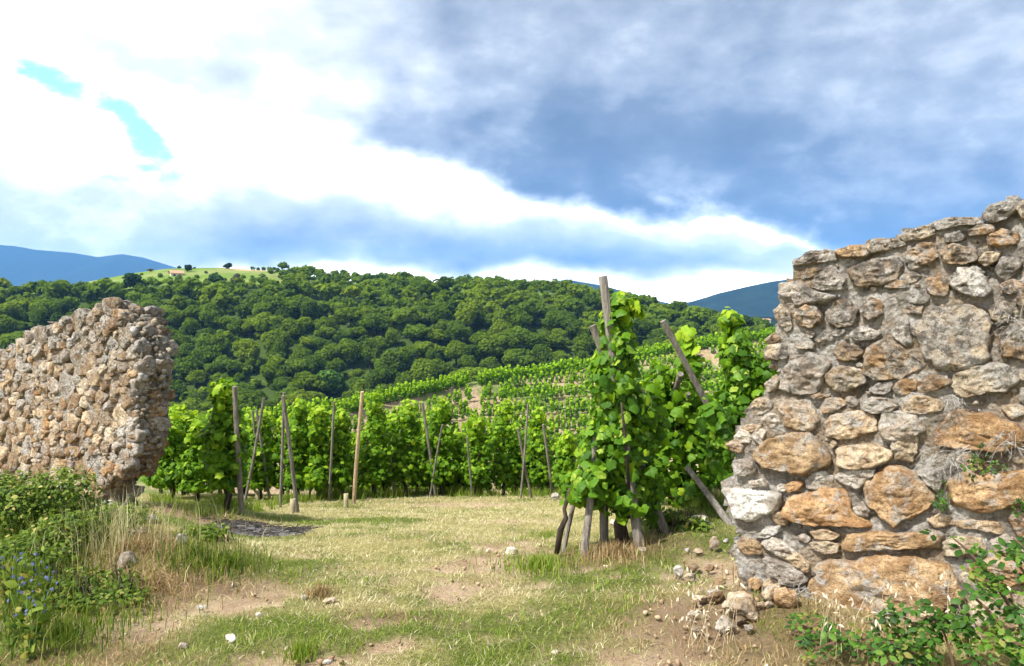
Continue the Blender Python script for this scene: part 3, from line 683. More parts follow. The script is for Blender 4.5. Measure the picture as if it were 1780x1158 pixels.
while len(chp) < 1000:
    x, z = R.uniform(-3.9, 0.3), R.uniform(-0.2, 1.98)
    if bool(inside(FAR_OUT, np.array([x]), np.array([z]))[0]): chp.append((x, R.uniform(-0.01, 0.026), z, 0.006+0.020*R.random()**2))
# the broken end of the wall, seen in shade
ez = [p[1] for p in FAR_OUT[:10]]; ex = [p[0] for p in FAR_OUT[:10]]
k = 0; z = -0.2
while z < 1.85:
    hh = R.uniform(0.10, 0.20); y = -0.02
    while y < 0.34:
        ww = R.uniform(0.12, 0.27); xo = float(np.interp(z+hh/2, ez, ex))+R.uniform(-0.05, 0.03)
        poly = [(math.cos(a)*ww*0.60*R.uniform(0.8, 1.1), z+hh/2+math.sin(a)*hh*0.58*R.uniform(0.8, 1.12)) for a in np.linspace(0.4, 6.68, 8)[:-1]]
        place_stone(far_wall, poly, R.choice('DODDGD'), R.uniform(0.02, 0.06), 3000+k, rz=math.pi/2, M_=22, rings=8, at=(xo, y+ww/2), rough=1.7); k += 1; y += ww*0.92
    z += hh*0.94
for i in range(500):
    z = R.uniform(-0.1, 1.85); chp.append((float(np.interp(z, ez, ex))+R.uniform(-0.02, 0.06), R.uniform(0, 0.36), z, 0.01+0.03*R.random()**1.6))
chip_part(far_wall, chp, 72)
for i in range(24):
    f = i/23; px_ = np.interp(f, [0, 1], [-3.6, -0.30]); pz_ = np.interp(px_, [-4.74, -3.3, -2.82, -2.51, -1.99, -1.38, -0.70, -0.63, -0.44, -0.22], [1.17, 1.39, 1.45, 1.59, 1.72, 1.80, 1.91, 1.97, 1.94, 1.82])
    o = obj('stone', rock_mesh(500+i, (R.uniform(0.06, 0.13), R.uniform(0.08, 0.16), R.uniform(0.03, 0.065))), M['stone'], far_wall, (px_, R.uniform(0.05, 0.25), pz_+0.005), (0, R.uniform(-0.2, 0.3), R.uniform(-0.5, 0.5)))
    o.color = pcol(R.choice('DTGDO'))

# ================================================================== leaves
def unit(a): return a/np.maximum(1e-9, np.linalg.norm(a, axis=-1, keepdims=True))
def lobed(pts, cz=0.0):
    o = pts+[(-x, y) for x, y in reversed(pts[1:-1])]
    V = [(0, 0.36, 0.06)]+[(x, y, -0.42*abs(x)**1.4-0.16*max(0, y-0.4)) for x, y in o]; n = len(o)
    return np.array(V, float), np.array([(0, 1+i, 1+(i+1) % n) for i in range(n)])
LEAF = lobed([(0, 0.10), (0.17, -0.11), (0.41, -0.09), (0.55, 0.14), (0.49, 0.28), (0.61, 0.55), (0.42, 0.65), (0.24, 0.82), (0, 1.0)])
LEAF_S = lobed([(0, 0.06), (0.38, -0.10), (0.52, 0.30), (0.50, 0.60), (0, 1.0)])
LEAF_M = lobed([(0, 0.08), (0.34, -0.11), (0.54, 0.18), (0.42, 0.32), (0.58, 0.60), (0.26, 0.70), (0, 1.0)])
OVAL = (np.array([(0, 0, 0), (0.30, 0.32, -0.06), (0.24, 0.68, -0.05), (0, 1, -0.12), (-0.24, 0.68, -0.05), (-0.30, 0.32, -0.06), (0, 0.5, 0.04)]), np.array([(6, i, (i+1) % 6) for i in range(6)]))
QUAD = (np.array([(-0.5, -0.35, 0), (0.45, -0.5, 0.05), (0.5, 0.4, 0), (-0.35, 0.5, 0.06)]), np.array([(0, 1, 2, 3)]))
def scatter(tmp, pos, nrm, tip, size, tint):
    tv, tf = tmp; n = unit(nrm); t_ = unit(tip-(tip*n).sum(-1, keepdims=True)*n); b_ = np.cross(t_, n); s = size[:, None]
    V = pos[:, None, :]+(tv[None, :, 0:1]*b_[:, None, :]+tv[None, :, 1:2]*t_[:, None, :]+tv[None, :, 2:3]*n[:, None, :])*s[:, None, :]
    k = len(tv); Fc = tf[None]+(np.arange(len(pos))*k)[:, None, None]
    return V.reshape(-1, 3), Fc.reshape(-1, tf.shape[1]), np.repeat(tint, k)
def merge(lst):
    V, Fc, Tn, b = [], [], [], 0
    for v, f, t_ in lst: V.append(v); Fc.append(f+b); Tn.append(t_); b += len(v)
    return np.concatenate(V), np.concatenate(Fc), np.concatenate(Tn)
def blob_points(blobs, n, g, shell=0.55):
    """points and outward normals through ellipsoids: (centre, radii)"""
    vol = np.array([(r[0]*r[1]*r[2])**0.72 for c, r in blobs]); idx = g.choice(len(blobs), n, p=vol/vol.sum())
    C = np.array([c for c, r in blobs])[idx]; Rr = np.array([r for c, r in blobs])[idx]
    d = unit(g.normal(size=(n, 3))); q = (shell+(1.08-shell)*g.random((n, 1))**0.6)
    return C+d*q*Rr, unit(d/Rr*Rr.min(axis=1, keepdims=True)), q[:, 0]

# ================================================================== woodland on the hill across the valley
def crown(seed, nq, qs, rx, rz, lobes=19):
    g = np.random.default_rng(seed); bl = []
    for i in range(lobes):
        d = unit(g.normal(size=3)); d[2] = abs(d[2])*0.95-0.20
        k = g.uniform(0.45, 0.72); r = g.uniform(0.20, 0.44)
        k2 = k*g.uniform(0.7, 1.25); bl.append((np.array([d[0]*rx*k2, d[1]*rx*k2, d[2]*rz*k*1.25]), np.array([rx*r, rx*r, rz*r*0.92])*g.uniform(0.65, 1.15)))
    bl.append((np.zeros(3), np.array([rx*0.5, rx*0.5, rz*0.55])))
    p, nm, q = blob_points(bl, nq, g, 0.75)
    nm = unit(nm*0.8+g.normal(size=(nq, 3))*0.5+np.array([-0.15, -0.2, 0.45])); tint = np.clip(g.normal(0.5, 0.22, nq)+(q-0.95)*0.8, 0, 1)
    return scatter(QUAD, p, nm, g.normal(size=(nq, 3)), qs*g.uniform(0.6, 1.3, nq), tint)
CROWNS = []
for i in range(9):
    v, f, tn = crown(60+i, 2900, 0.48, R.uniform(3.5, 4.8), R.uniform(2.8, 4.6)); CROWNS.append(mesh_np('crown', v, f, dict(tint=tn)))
TRUNKS = []
for i in range(3):
    parts = [tube([(0, 0, -0.6), (0.1*i, 0.05, 2.0), (0.2, 0.1*i, 4.2), (0.1, 0.2, 6.4)], [0.26, 0.20, 0.15, 0.05], 7, 0.08)]
    for a in range(4): th = a*1.6+i; parts.append(tube([(0.1, 0.05, 2.6+0.5*a), (math.cos(th)*0.9, math.sin(th)*0.9, 3.7+0.5*a), (math.cos(th)*1.9, math.sin(th)*1.9, 4.6+0.6*a)], [0.10, 0.07, 0.03], 5))
    TRUNKS.append(mesh_py('trunk', *join_py(parts), True))
GRP_T = 'trees of the wooded hillside'
cand = []
for yy in np.arange(HB-14, HT+8, 6.0):
    for xx in np.arange(-0.86*yy, 0.52*yy, 6.2):
        x, y = xx+R.uniform(-2.6, 2.6), yy+R.uniform(-2.6, 2.6); px = x/y*F+890
        if y > HE+3:
            if px < 480+R.uniform(-15, 25): continue
            if 735 < px < 800 and y > HE+14: continue
            if y > HT-6 and R.random() < 0.5: continue
        if px > 1330: continue
        z = Hs(x, y); s = R.choice((R.uniform(0.42, 0.75), R.uniform(0.6, 1.0), R.uniform(0.8, 1.22)))*(0.8 if y > HE-8 else 1.0)
        if y > HE: s *= 0.86
        top = 579-(z+8.8*s-EYE)/y*F
        if 230 < px < 480 and HE-16 < y <= HE+4 and top < 496+R.uniform(-14, 6): s *= 0.62
        if 195 < px < 300 and top < 486: s *= 0.72
        top = 579-(z+8.8*s-EYE)/y*F
        yr, zr = ridge(px/F-890/F); rpy = 579-(float(zr)+1.2-EYE)/float(yr)*F
        hid = top > rpy-2 or (px < 262 and top > 600)
        cand.append((y, x, z, s, px, top, hid))
cand = [c for c in cand if not c[6]]
cand.sort()
print('woodland trees', len(cand))
solo = cand[:292]; rest = cand[292:]
def tree(x, y, z, s, label, group=None, mat=None, crown_me=None, sx=1.0):
    r = thing('woodland_tree', label, 'tree', (x, y, z), R.uniform(0, 6.28), group)
    k = s*R.uniform(0.92, 1.32); r.scale = (k*sx, k*sx*R.uniform(0.85, 1.2), s*R.uniform(0.92, 1.25))
    obj('trunk', R.choice(TRUNKS), M['bark'], r)
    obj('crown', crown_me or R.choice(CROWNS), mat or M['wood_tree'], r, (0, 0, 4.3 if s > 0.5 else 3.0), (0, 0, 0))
    return r
for (y, x, z, s, px, top, hid) in solo: tree(x, y, z, s, 'rounded green broadleaf tree within the dense wood covering the hillside', GRP_T)
lst = []
for (y, x, z, s, px, top, hid) in rest:
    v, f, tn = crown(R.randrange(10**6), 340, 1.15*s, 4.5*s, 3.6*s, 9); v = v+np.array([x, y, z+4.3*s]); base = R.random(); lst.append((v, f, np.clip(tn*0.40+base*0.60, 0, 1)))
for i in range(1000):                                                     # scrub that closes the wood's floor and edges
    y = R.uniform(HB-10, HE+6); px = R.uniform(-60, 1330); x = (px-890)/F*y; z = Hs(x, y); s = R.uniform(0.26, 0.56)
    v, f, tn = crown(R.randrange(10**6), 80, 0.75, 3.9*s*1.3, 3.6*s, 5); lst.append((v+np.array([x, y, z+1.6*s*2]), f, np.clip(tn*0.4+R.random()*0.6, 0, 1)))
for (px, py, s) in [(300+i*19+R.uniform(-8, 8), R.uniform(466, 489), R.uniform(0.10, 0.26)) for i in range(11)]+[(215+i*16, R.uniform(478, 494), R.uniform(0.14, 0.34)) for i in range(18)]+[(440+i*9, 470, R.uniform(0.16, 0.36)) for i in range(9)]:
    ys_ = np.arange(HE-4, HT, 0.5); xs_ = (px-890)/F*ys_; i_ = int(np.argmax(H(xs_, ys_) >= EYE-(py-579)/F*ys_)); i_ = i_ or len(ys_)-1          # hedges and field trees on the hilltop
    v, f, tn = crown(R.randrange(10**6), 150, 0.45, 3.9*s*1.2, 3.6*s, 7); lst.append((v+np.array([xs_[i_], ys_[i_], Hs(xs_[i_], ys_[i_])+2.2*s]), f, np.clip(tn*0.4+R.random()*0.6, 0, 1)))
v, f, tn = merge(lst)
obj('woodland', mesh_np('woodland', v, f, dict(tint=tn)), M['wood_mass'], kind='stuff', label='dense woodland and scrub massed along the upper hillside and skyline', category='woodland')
# trees that stand out
def own_crown(mat_stops, name, seed, n=2200, q=0.6, rx=4, rz=3.8):
    mm = leaf_mat(name, mat_stops, 0.25, 0.7, 0.1); v, f, tn = crown(seed, n, q, rx, rz); return mesh_np('crown', v, f, dict(tint=tn)), mm
def special(px, py_base, Y, s, label, stops, seed, sx=1.0, n=2200):
    p = P(px, py_base, Y); me, mm = own_crown(stops, 'crown_leaf', seed, n); tree(p.x, p.y, Hs(p.x, p.y), s, label, None, mm, me, sx)
special(572, 690, 214, 0.98, 'rounded bright green tree at the foot of the wooded hill', [(0, (0.03, 0.08, 0.014)), (1, (0.11, 0.21, 0.022))], 301)
special(410, 490, 292, 0.50, 'greyish purple thin tree at the edge of the hilltop vineyard', [(0, (0.045, 0.045, 0.034)), (1, (0.10, 0.085, 0.07))], 302)
special(374, 490, 288, 0.62, 'dense dark green tree beside the greyish tree on the hilltop', [(0, (0.02, 0.05, 0.012)), (1, (0.06, 0.12, 0.015))], 303, 1.3)
special(396, 466, 344, 0.34, 'small dark round tree on the hilltop skyline beside the tilled strip', [(0, (0.015, 0.035, 0.01)), (1, (0.035, 0.07, 0.015))], 304, 1.4)
special(326, 474, 330, 0.40, 'small dark tree growing beside the hilltop hut', [(0, (0.015, 0.04, 0.01)), (1, (0.04, 0.08, 0.015))], 305)
special(262, 466, 345, 0.22, 'pale low bush on the skyline of the hilltop vineyard', [(0, (0.12, 0.13, 0.08)), (1, (0.2, 0.2, 0.14))], 306, 1.5)
special(180, 500, 278, 0.66, 'greyish brown tree standing out above the wood', [(0, (0.045, 0.045, 0.03)), (1, (0.09, 0.085, 0.05))], 307, 1.1)
special(232, 498, 280, 0.80, 'broad dark tree with a full crown below the hilltop vineyard', [(0, (0.02, 0.05, 0.012)), (1, (0.05, 0.10, 0.015))], 308, 1.25)
special(560, 610, 225, 0.62, 'thin pinkish grey tree with few leaves inside the wood', [(0, (0.07, 0.055, 0.05)), (1, (0.13, 0.10, 0.09))], 309, 0.8, 700)
special(655, 470, 320, 0.66, 'rounded tree rising highest on the wooded skyline', [(0, (0.025, 0.06, 0.012)), (1, (0.06, 0.125, 0.016))], 310, 1.4)
special(736, 480, 342, 0.20, 'tiny dark tree beside the small hilltop meadow', [(0, (0.015, 0.035, 0.01)), (1, (0.035, 0.07, 0.015))], 311)
def far_tree(px, py, Y, s, label, sx=1.0):
    p = P(px, py, Y); me, mm = own_crown([(0, (0.012, 0.03, 0.012)), (1, (0.03, 0.06, 0.02))], 'dark_crown_leaf', 330+px); r = thing('dark_tree', label, 'tree', (p.x, p.y, p.z-1.0), 0.3); r.scale = (s*sx, s*sx, s)
    obj('trunk', TRUNKS[0], M['bark'], r); obj('crown', me, mm, r, (0, 0, 4.6))
far_tree(1291, 567, 142, 0.36, 'dark rounded tree behind the upper vineyard below the mountain', 1.35)
far_tree(1336, 566, 142, 0.17, 'small dark bush behind the upper vineyard near the tall wall', 1.3)

# hilltop hut and the far village
def simple(name, col, rough=0.9):
    mm, tt, oo = material(name); vv = tt.node('ShaderNodeTexCoord').outputs['Object']
    n_ = tt.noise(vv, 1.5, 5, 0.6); pbsdf(tt, oo, tt.mix(tt.ss(n_, 0.3, 0.7, 0.0, 0.5), col, tuple(c*0.6 for c in col)), rough, None, 0.15); return mm
M['render'] = simple('pale_render', (0.62, 0.54, 0.43)); M['tiles'] = simple('clay_tiles', (0.40, 0.24, 0.15)); M['dark'] = simple('dark_opening', (0.03, 0.025, 0.02)); M['white'] = simple('white_render', (0.75, 0.72, 0.66))
def house(px, py, Y, w_, d_, h_, roof, label, rz, wallm, group=None, nwin=2, name='house'):
    p = P(px, py, Y); r = thing(name, label, 'house', (p.x, p.y, p.z), rz, group); a, b = w_/2, d_/2; e = w_*0.07
    obj('wall', mesh_py('wall', [(-a, -b, -3), (a, -b, -3), (a, b, -3), (-a, b, -3), (-a, -b, h_), (a, -b, h_), (a, b, h_), (-a, b, h_), (-a, 0, h_+roof*0.97), (a, 0, h_+roof*0.97)],
        [(0, 1, 5, 4), (1, 2, 6, 5), (2, 3, 7, 6), (3, 0, 4, 7), (4, 7, 8), (5, 9, 6)]), wallm, r)
    t_ = 0.18; A = a+e; B = b+e; zl = h_-roof*e/b
    V = [(-A, -B, zl), (A, -B, zl), (A, 0, h_+roof), (-A, 0, h_+roof), (-A, B, zl), (A, B, zl)]; V += [(x, y, z+t_) for x, y, z in V]
    obj('roof', mesh_py('roof', V, [(0, 3, 2, 1), (3, 4, 5, 2), (6, 7, 8, 9), (9, 8, 11, 10), (0, 1, 7, 6), (4, 10, 11, 5), (0, 6, 9, 3), (3, 9, 10, 4), (1, 2, 8, 7), (2, 5, 11, 8)]), M['tiles'], r)
    for k in range(nwin):
        x = (-0.5+(k+0.5)/nwin)*w_*0.8; ww = w_*0.09; hh = h_*0.45
        obj('window' if k else 'door', mesh_py('opening', [(x-ww, -b-0.03, h_*0.3 if k else -0.2), (x+ww, -b-0.03, h_*0.3 if k else -0.2), (x+ww, -b-0.03, h_*0.3+hh), (x-ww, -b-0.03, h_*0.3+hh), (x-ww, -b+0.2, h_*0.3), (x+ww, -b+0.2, h_*0.3)], [(0, 1, 2, 3), (0, 4, 5, 1)]), M['dark'], r)
hp = P(307, 483, 318)
hut = house(307, 483, 318, 4.6, 4.0, 1.7, 1.1, 'small pale hut with a tiled roof among the hilltop vines', 0.5, M['render'], name='hut')
for i, (px, py, w_, h_, lab) in enumerate([(1237, 552, 6.5, 2.6, 'long pale village house, nearest the wooded slope, below the mountain'), (1224, 550, 3.5, 2.2, 'small white village house at the end of the wooded slope'), (1248, 553, 5, 2.2, 'low white village house left of the third vine'), (1330, 559, 7, 1.2, 'pale low village roof near the tall stone wall')]):
    house(px, py, 640, w_, 5, h_, 1.0, lab, 0.2*i-0.3, M['render'] if i % 2 == 0 else M['white'], nwin=3)

# ================================================================== terraced vines across the gully
def vine_far(seed, n, q, h=1.65, r=0.31):
    g = np.random.default_rng(seed); bl = [(np.array([g.uniform(-0.08, 0.08), g.uniform(-0.08, 0.08), h*k]), np.array([r*g.uniform(0.75, 1.1)*(1.1-0.5*k), r*(1.1-0.5*k), h*0.17])) for k in (0.28, 0.45, 0.62, 0.78, 0.92)]
    p, nm, qq = blob_points(bl, n, g, 0.6); nm = unit(nm+g.normal(size=(n, 3))*0.5+np.array([0, 0, 0.3]))
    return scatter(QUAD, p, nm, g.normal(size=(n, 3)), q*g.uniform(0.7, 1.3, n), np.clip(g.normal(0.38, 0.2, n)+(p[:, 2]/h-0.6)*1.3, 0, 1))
FARV = []
for i in range(6):
    v, f, tn = vine_far(500+i, 150, 0.19); FARV.append(mesh_np('terrace_vine', v, f, dict(tint=tn)))
fc = []
for row, d in enumerate([-0.4, -1.2]+list(np.arange(-3.0, -33, -1.75))):
    px = 225.0
    while px < 1760:
        u = (px-890)/F; yr, zr = ridge(u); y = float(yr)+d+R.uniform(-0.25, 0.25); x = u*y
        px += (0.50 if row < 2 else 0.72)*R.uniform(0.8, 1.25)/y*F
        z = Hs(x, y); py = 579-(z-EYE)/y*F
        if row > 1:
            if 828 < px < 848+3*math.sin(row) and py < 730: continue                    # footpath up the slope
            if 1222 < px < 1258 and 600 < py < 640 and R.random() < 0.75: continue        # bare ground
            if R.random() < 0.06 or fbm(np.array([x*0.25]), np.array([y*0.25]), 71)[0] < 0.20: continue
            if px < 820 and row % 4 == 2: continue
        if row < 2 and (820 < px < 838): continue
        if py > 790 or near_h(np.array([x]), np.array([y]))[0] > z+0.5: continue
        fc.append((py, x, y, z, R.uniform(0.82, 1.12), row))
vis = [c for c in fc if c[0] < 752 and c[1]/c[2]*F+890 < 1360]; vis.sort(key=lambda c: c[2]); ids = set(id(c) for c in vis[:290])
print('terrace vines', len(fc), 'in view', len(vis))
GRP_V = 'vines on the terraced slope'; lst = []
for c in fc:
    py, x, y, z, s, row = c
    if id(c) in ids:
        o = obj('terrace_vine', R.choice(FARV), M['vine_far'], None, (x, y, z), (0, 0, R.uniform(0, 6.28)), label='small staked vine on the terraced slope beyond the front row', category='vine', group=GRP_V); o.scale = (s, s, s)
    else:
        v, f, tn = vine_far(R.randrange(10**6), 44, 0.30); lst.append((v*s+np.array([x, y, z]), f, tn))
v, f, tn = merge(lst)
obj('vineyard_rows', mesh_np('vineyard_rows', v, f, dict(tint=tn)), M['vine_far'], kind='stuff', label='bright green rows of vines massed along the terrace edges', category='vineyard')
# low retaining walls on the slope
def far_ground(px, py):
    ys_ = np.arange(60, 180, 0.1); xs_ = (px-890)/F*ys_; zr_ = EYE-(py-579)/F*ys_; i_ = int(np.argmax(H(xs_, ys_) >= zr_)); return Vector((xs_[i_], ys_[i_], Hs(xs_[i_], ys_[i_])))
def terrace_wall(pxa, pya, pxb, pyb, Y, label):
    a, b = far_ground(pxa, pya), far_ground(pxb, pyb); n = 40; V = []; Fc = []
    for i in range(n+1):
        p = a.lerp(b, i/n); dpy = p.y-a.y; hh = 0.40+R.uniform(-0.14, 0.12)
        for (dy, z) in ((0, -1.0), (R.uniform(-0.1, 0), 0), (R.uniform(-0.08, 0.08), hh), (0.5, hh), (0.5, -1.0)): V.append((p.x-a.x, dpy+dy, p.z-a.z+z))
    for i in range(n):
        for k in range(4): Fc.append((i*5+k, i*5+5+k, i*5+6+k, i*5+1+k))
    r = thing('terrace_wall', label, 'wall', a); obj('core', mesh_py('core', V, Fc), M['mortar'], r)
    for i in range(26):
        p = a.lerp(b, (i+0.5)/26); o = obj('stone', rock_mesh(800+i, (R.uniform(0.16, 0.3), 0.16, R.uniform(0.10, 0.18)), 2), M['stone'], r, (p.x-a.x, p.y-a.y-0.06, p.z-a.z+R.uniform(0.0, 0.35))); o.color = pcol(R.choice('TGW'))
terrace_wall(948, 707, 1002, 716, 103, 'low stone terrace wall below the bright ridge row of vines')
terrace_wall(942, 760, 1010, 757, 88, 'lower stone terrace wall behind the front row of vines')
terrace_wall(1228, 606, 1262, 622, 124, 'short pale stone terrace wall on the bare ground beside the third vine')

# ================================================================== vines near the breach
WILD = dict()
def vine_leaves(blobs, n, size, seed, tmp=LEAF_S, shell=0.5):
    g = np.random.default_rng(seed); p, nm, q = blob_points(blobs, n, g, shell)
    nm = unit(nm*0.75+g.normal(size=(n, 3))*0.5+np.array([-0.15, -0.22, 0.35])); tip = np.array([0, 0, -1.0])+g.normal(size=(n, 3))*0.55
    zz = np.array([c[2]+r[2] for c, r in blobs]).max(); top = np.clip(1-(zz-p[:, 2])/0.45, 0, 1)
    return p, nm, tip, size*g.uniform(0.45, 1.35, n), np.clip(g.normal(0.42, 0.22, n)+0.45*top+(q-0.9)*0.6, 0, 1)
def gnarled(h, seed, r0=0.035):
    g = random.Random(seed); pts = [(0, 0, -0.08)]; x = y = 0
    for i in range(6): x += g.uniform(-0.05, 0.05); y += g.uniform(-0.04, 0.04); pts.append((x, y, h*(i+1)/6))
    return tube(pts, [r0*1.25, r0, r0*1.1, r0*0.85, r0*0.7, r0*0.55, r0*0.4], 8, 0.22)
ROW = [(298, 866, 712, 95, 'leafy vine partly behind the broken end of the rubble wall'), (345, 872, 728, 70, 'vine between the rubble wall and the tallest vine of the front row'), (390, 884, 652, 92, 'tallest vine of the front row, beside the rubble wall'),
       (452, 868, 712, 52, 'thin vine among the crossed stakes in the front row'), (520, 868, 688, 62, 'vine behind the leaning grey stake with a beige guard at its foot'), (556, 868, 700, 54, 'vine between the leaning grey stake and the pale new stake, nearer the leaning one'), (592, 866, 704, 52, 'vine directly left of the tall pale new stake'),
       (652, 866, 676, 76, 'full vine directly right of the tall pale new stake'), (708, 864, 690, 72, 'second vine right of the tall pale new stake'), (768, 862, 686, 78, 'full vine rising behind the stake in the middle of the front row'), (828, 862, 716, 66, 'shorter round vine near the middle of the mown grass edge'),
       (876, 861, 692, 72, 'vine two places left of the large near vine, with crossing stakes'), (935, 861, 704, 62, 'vine beside the leaning stake closest to the large near vine'), (986, 866, 742, 58, 'front row vine half hidden behind the large near vine')]
for i, (px, pb, pt, wpx, lab) in enumerate(ROW):
    b = G(px, pb); h = (pb-pt)/F*b.y*0.94; wd = wpx/F*b.y/2*R.uniform(0.66, 0.84); r = thing('grape_vine', lab, 'vine', b, 0, 'front row of vines')
    obj('trunk', mesh_py('trunk', *gnarled(h*0.6, i), True), M['bark'], r)
    g = random.Random(70+i); bl = []
    for k in (0.25, 0.35, 0.46, 0.60, 0.73, 0.85, 0.945):
        w_ = wd*(1.05 if k < 0.5 else 1.05-1.15*(k-0.5))*g.uniform(0.75, 1.15)
        bl.append((np.array([g.uniform(-0.35, 0.35)*wd*(1.1-k), g.uniform(-0.1, 0.1), h*k]), np.array([w_, 0.34*(1.15-0.6*k), h*0.09])))
    if i == 2: bl.append((np.array([0.02, 0, h*1.0]), np.array([0.06, 0.06, 0.1])))
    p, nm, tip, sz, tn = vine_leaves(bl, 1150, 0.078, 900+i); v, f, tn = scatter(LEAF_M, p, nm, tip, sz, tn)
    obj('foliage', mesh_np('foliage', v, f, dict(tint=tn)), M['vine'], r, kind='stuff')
for i in range(34):                                                     # the rows standing behind
    px = 285+(i % 17)*43+R.uniform(-14, 14); back = 1.35 if i < 17 else 2.9; b0 = G(px, np.interp(px, [285, 520, 1000], [872, 868, 861])); x, y = b0.x*(1+back/b0.y), b0.y+back; z = Hs(x, y)
    h = R.uniform(1.15, 1.62); r = thing('grape_vine', 'leafy vine standing in the rows behind the front row of vines', 'vine', (x, y, z), 0, 'rows of vines behind the front row')
    obj('trunk', mesh_py('trunk', *gnarled(h*0.6, 40+i), True), M['bark'], r)
    bl = [(np.array([R.uniform(-0.1, 0.1), R.uniform(-0.1, 0.1), h*k]), np.array([0.42*(1.15-0.55*k)*R.uniform(0.8, 1.2), 0.34, h*0.12])) for k in (0.24, 0.42, 0.6, 0.77, 0.92)]
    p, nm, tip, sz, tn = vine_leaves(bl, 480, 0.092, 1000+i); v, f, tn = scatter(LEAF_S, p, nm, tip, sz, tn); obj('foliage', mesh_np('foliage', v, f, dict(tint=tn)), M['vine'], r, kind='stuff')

lv, lf = LEAF; LEAF_MESH = []
for i in range(4):
    q = lv.copy(); q[:, 2] += 0.10*np.sin(q[:, 0]*5+i)*np.abs(q[:, 0])+0.05*np.cos(q[:, 1]*6+2*i); q[:, 2] *= 0.7+0.3*i
    LEAF_MESH.append(mesh_np('leaf', q, lf, None, True))
def as_matrix(p, n, tip, s):
    n = Vector(n).normalized(); tp = Vector(tip); tp = (tp-n*tp.dot(n)).normalized(); b = tp.cross(n)
    m4 = Matrix((b, tp, n)).transposed().to_4x4(); m4.translation = Vector(p); return m4 @ Matrix.Diagonal((s, s, s, 1))
def near_vine(label, Y, blobs, n, nsolo, size, seed, basepx, trunks, wide=0.84):
    b = P(*basepx, Y); r = thing('grape_vine', label, 'vine', b)
    for k, (pts, r0) in enumerate(trunks):
        pp = [P(px, py, Y+dy)-b for px, py, dy in pts]; obj('trunk', mesh_py('trunk', *tube(pp, [r0*(1.2-0.6*j/(len(pp)-1)) for j in range(len(pp))], 9, 0.2), True), M['bark'], r)
    bl = [(np.array(P(px, py, Y+dy)-b), np.array([rx/F*Y*wide, 0.24*(0.5+rx/90), ry/F*Y])) for px, py, rx, ry, dy in blobs]
    p, nm, tip, sz, tn = vine_leaves(bl, n, size, seed, LEAF, 0.45)
    order = np.argsort(p[:, 1]+0.5*p[:, 0]*0-0.2*nm[:, 2]); solo = set(order[:nsolo].tolist())
    for i in solo:
        o = obj('leaf', LEAF_MESH[i % 4], M['vine_single'], r); o.matrix_local = as_matrix(p[i], nm[i], tip[i], float(sz[i])*1.1)
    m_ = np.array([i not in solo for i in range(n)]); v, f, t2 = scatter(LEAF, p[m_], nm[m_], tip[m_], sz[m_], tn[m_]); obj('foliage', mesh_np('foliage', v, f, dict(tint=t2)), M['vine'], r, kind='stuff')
    tend = []
    for i in range(14):                                                # green shoots
        j = int(order[R.randrange(len(order))]); a = Vector(p[j]); tend.append(tube([a, a+Vector((R.uniform(-0.06, 0.06), -0.03, 0.05)), a+Vector((R.uniform(-0.12, 0.12), -0.04, R.uniform(0.0, 0.14)))], [0.003, 0.0025, 0.0012], 4))
    obj('shoots', mesh_py('shoots', *join_py(tend)), M['shoot'], r)
M['shoot'] = simple('green_shoot', (0.16, 0.24, 0.04), 0.6)
near_vine('large near vine climbing the tallest grey stakes beside the grass', 6.6, [(1078, 535, 24, 26, 0), (1066, 560, 26, 34, 0), (1072, 605, 40, 45, 0), (1064, 655, 50, 50, 0), (1078, 715, 62, 55, 0.05), (1062, 775, 66, 52, 0), (1090, 800, 66, 60, 0.1), (1030, 832, 48, 36, -0.1), (1078, 860, 58, 38, 0), (1120, 850, 40, 45, 0.15), (1000, 845, 26, 30, -0.05), (1106, 528, 8, 16, -0.05), (1128, 740, 36, 60, 0.3)], 2600, 288, 0.072, 5, (1090, 935),
          [([(1085, 945, 0.02), (1078, 910, 0), (1092, 880, 0), (1088, 800, 0), (1080, 700, 0)], 0.055), ([(968, 962, -0.2), (974, 922, -0.2), (984, 900, -0.2), (981, 885, -0.2), (992, 850, -0.15), (1010, 810, -0.1)], 0.022), ([(1093, 850, -0.25), (1088, 780, -0.28), (1080, 700, -0.25)], 0.013)])
near_vine('leafy vine behind the large near vine with a stake leaning across it', 7.8, [(1193, 592, 18, 28, 0), (1197, 625, 28, 35, 0), (1185, 680, 42, 45, 0), (1150, 700, 30, 40, 0), (1170, 740, 56, 50, 0), (1215, 735, 46, 55, 0), (1160, 800, 52, 52, 0), (1210, 800, 48, 50, 0), (1190, 850, 52, 30, 0), (1140, 660, 24, 36, 0), (1236, 728, 22, 34, -0.55), (1252, 775, 24, 40, -0.55), (1262, 820, 20, 30, -0.5)], 1600, 220, 0.078, 6, (1180, 885),
          [([(1180, 890, 0.0), (1172, 860, 0), (1182, 820, 0), (1180, 740, 0)], 0.045), ([(1196, 885, 0.05), (1192, 850, 0.05), (1200, 800, 0)], 0.03)])
near_vine('bushy vine pressed against the broken edge of the tall wall', 8.6, [(1264, 556, 16, 22, 0), (1280, 575, 20, 26, 0), (1276, 610, 34, 36, 0), (1296, 650, 46, 42, 0), (1304, 690, 46, 46, 0), (1270, 720, 50, 50, 0), (1255, 780, 44, 52, 0), (1250, 835, 34, 30, 0), (1330, 650, 22, 40, 0.1)], 1700, 220, 0.08, 7, (1262, 872),
          [([(1262, 876, 0), (1256, 850, 0), (1264, 810, 0), (1270, 740, 0)], 0.045)])

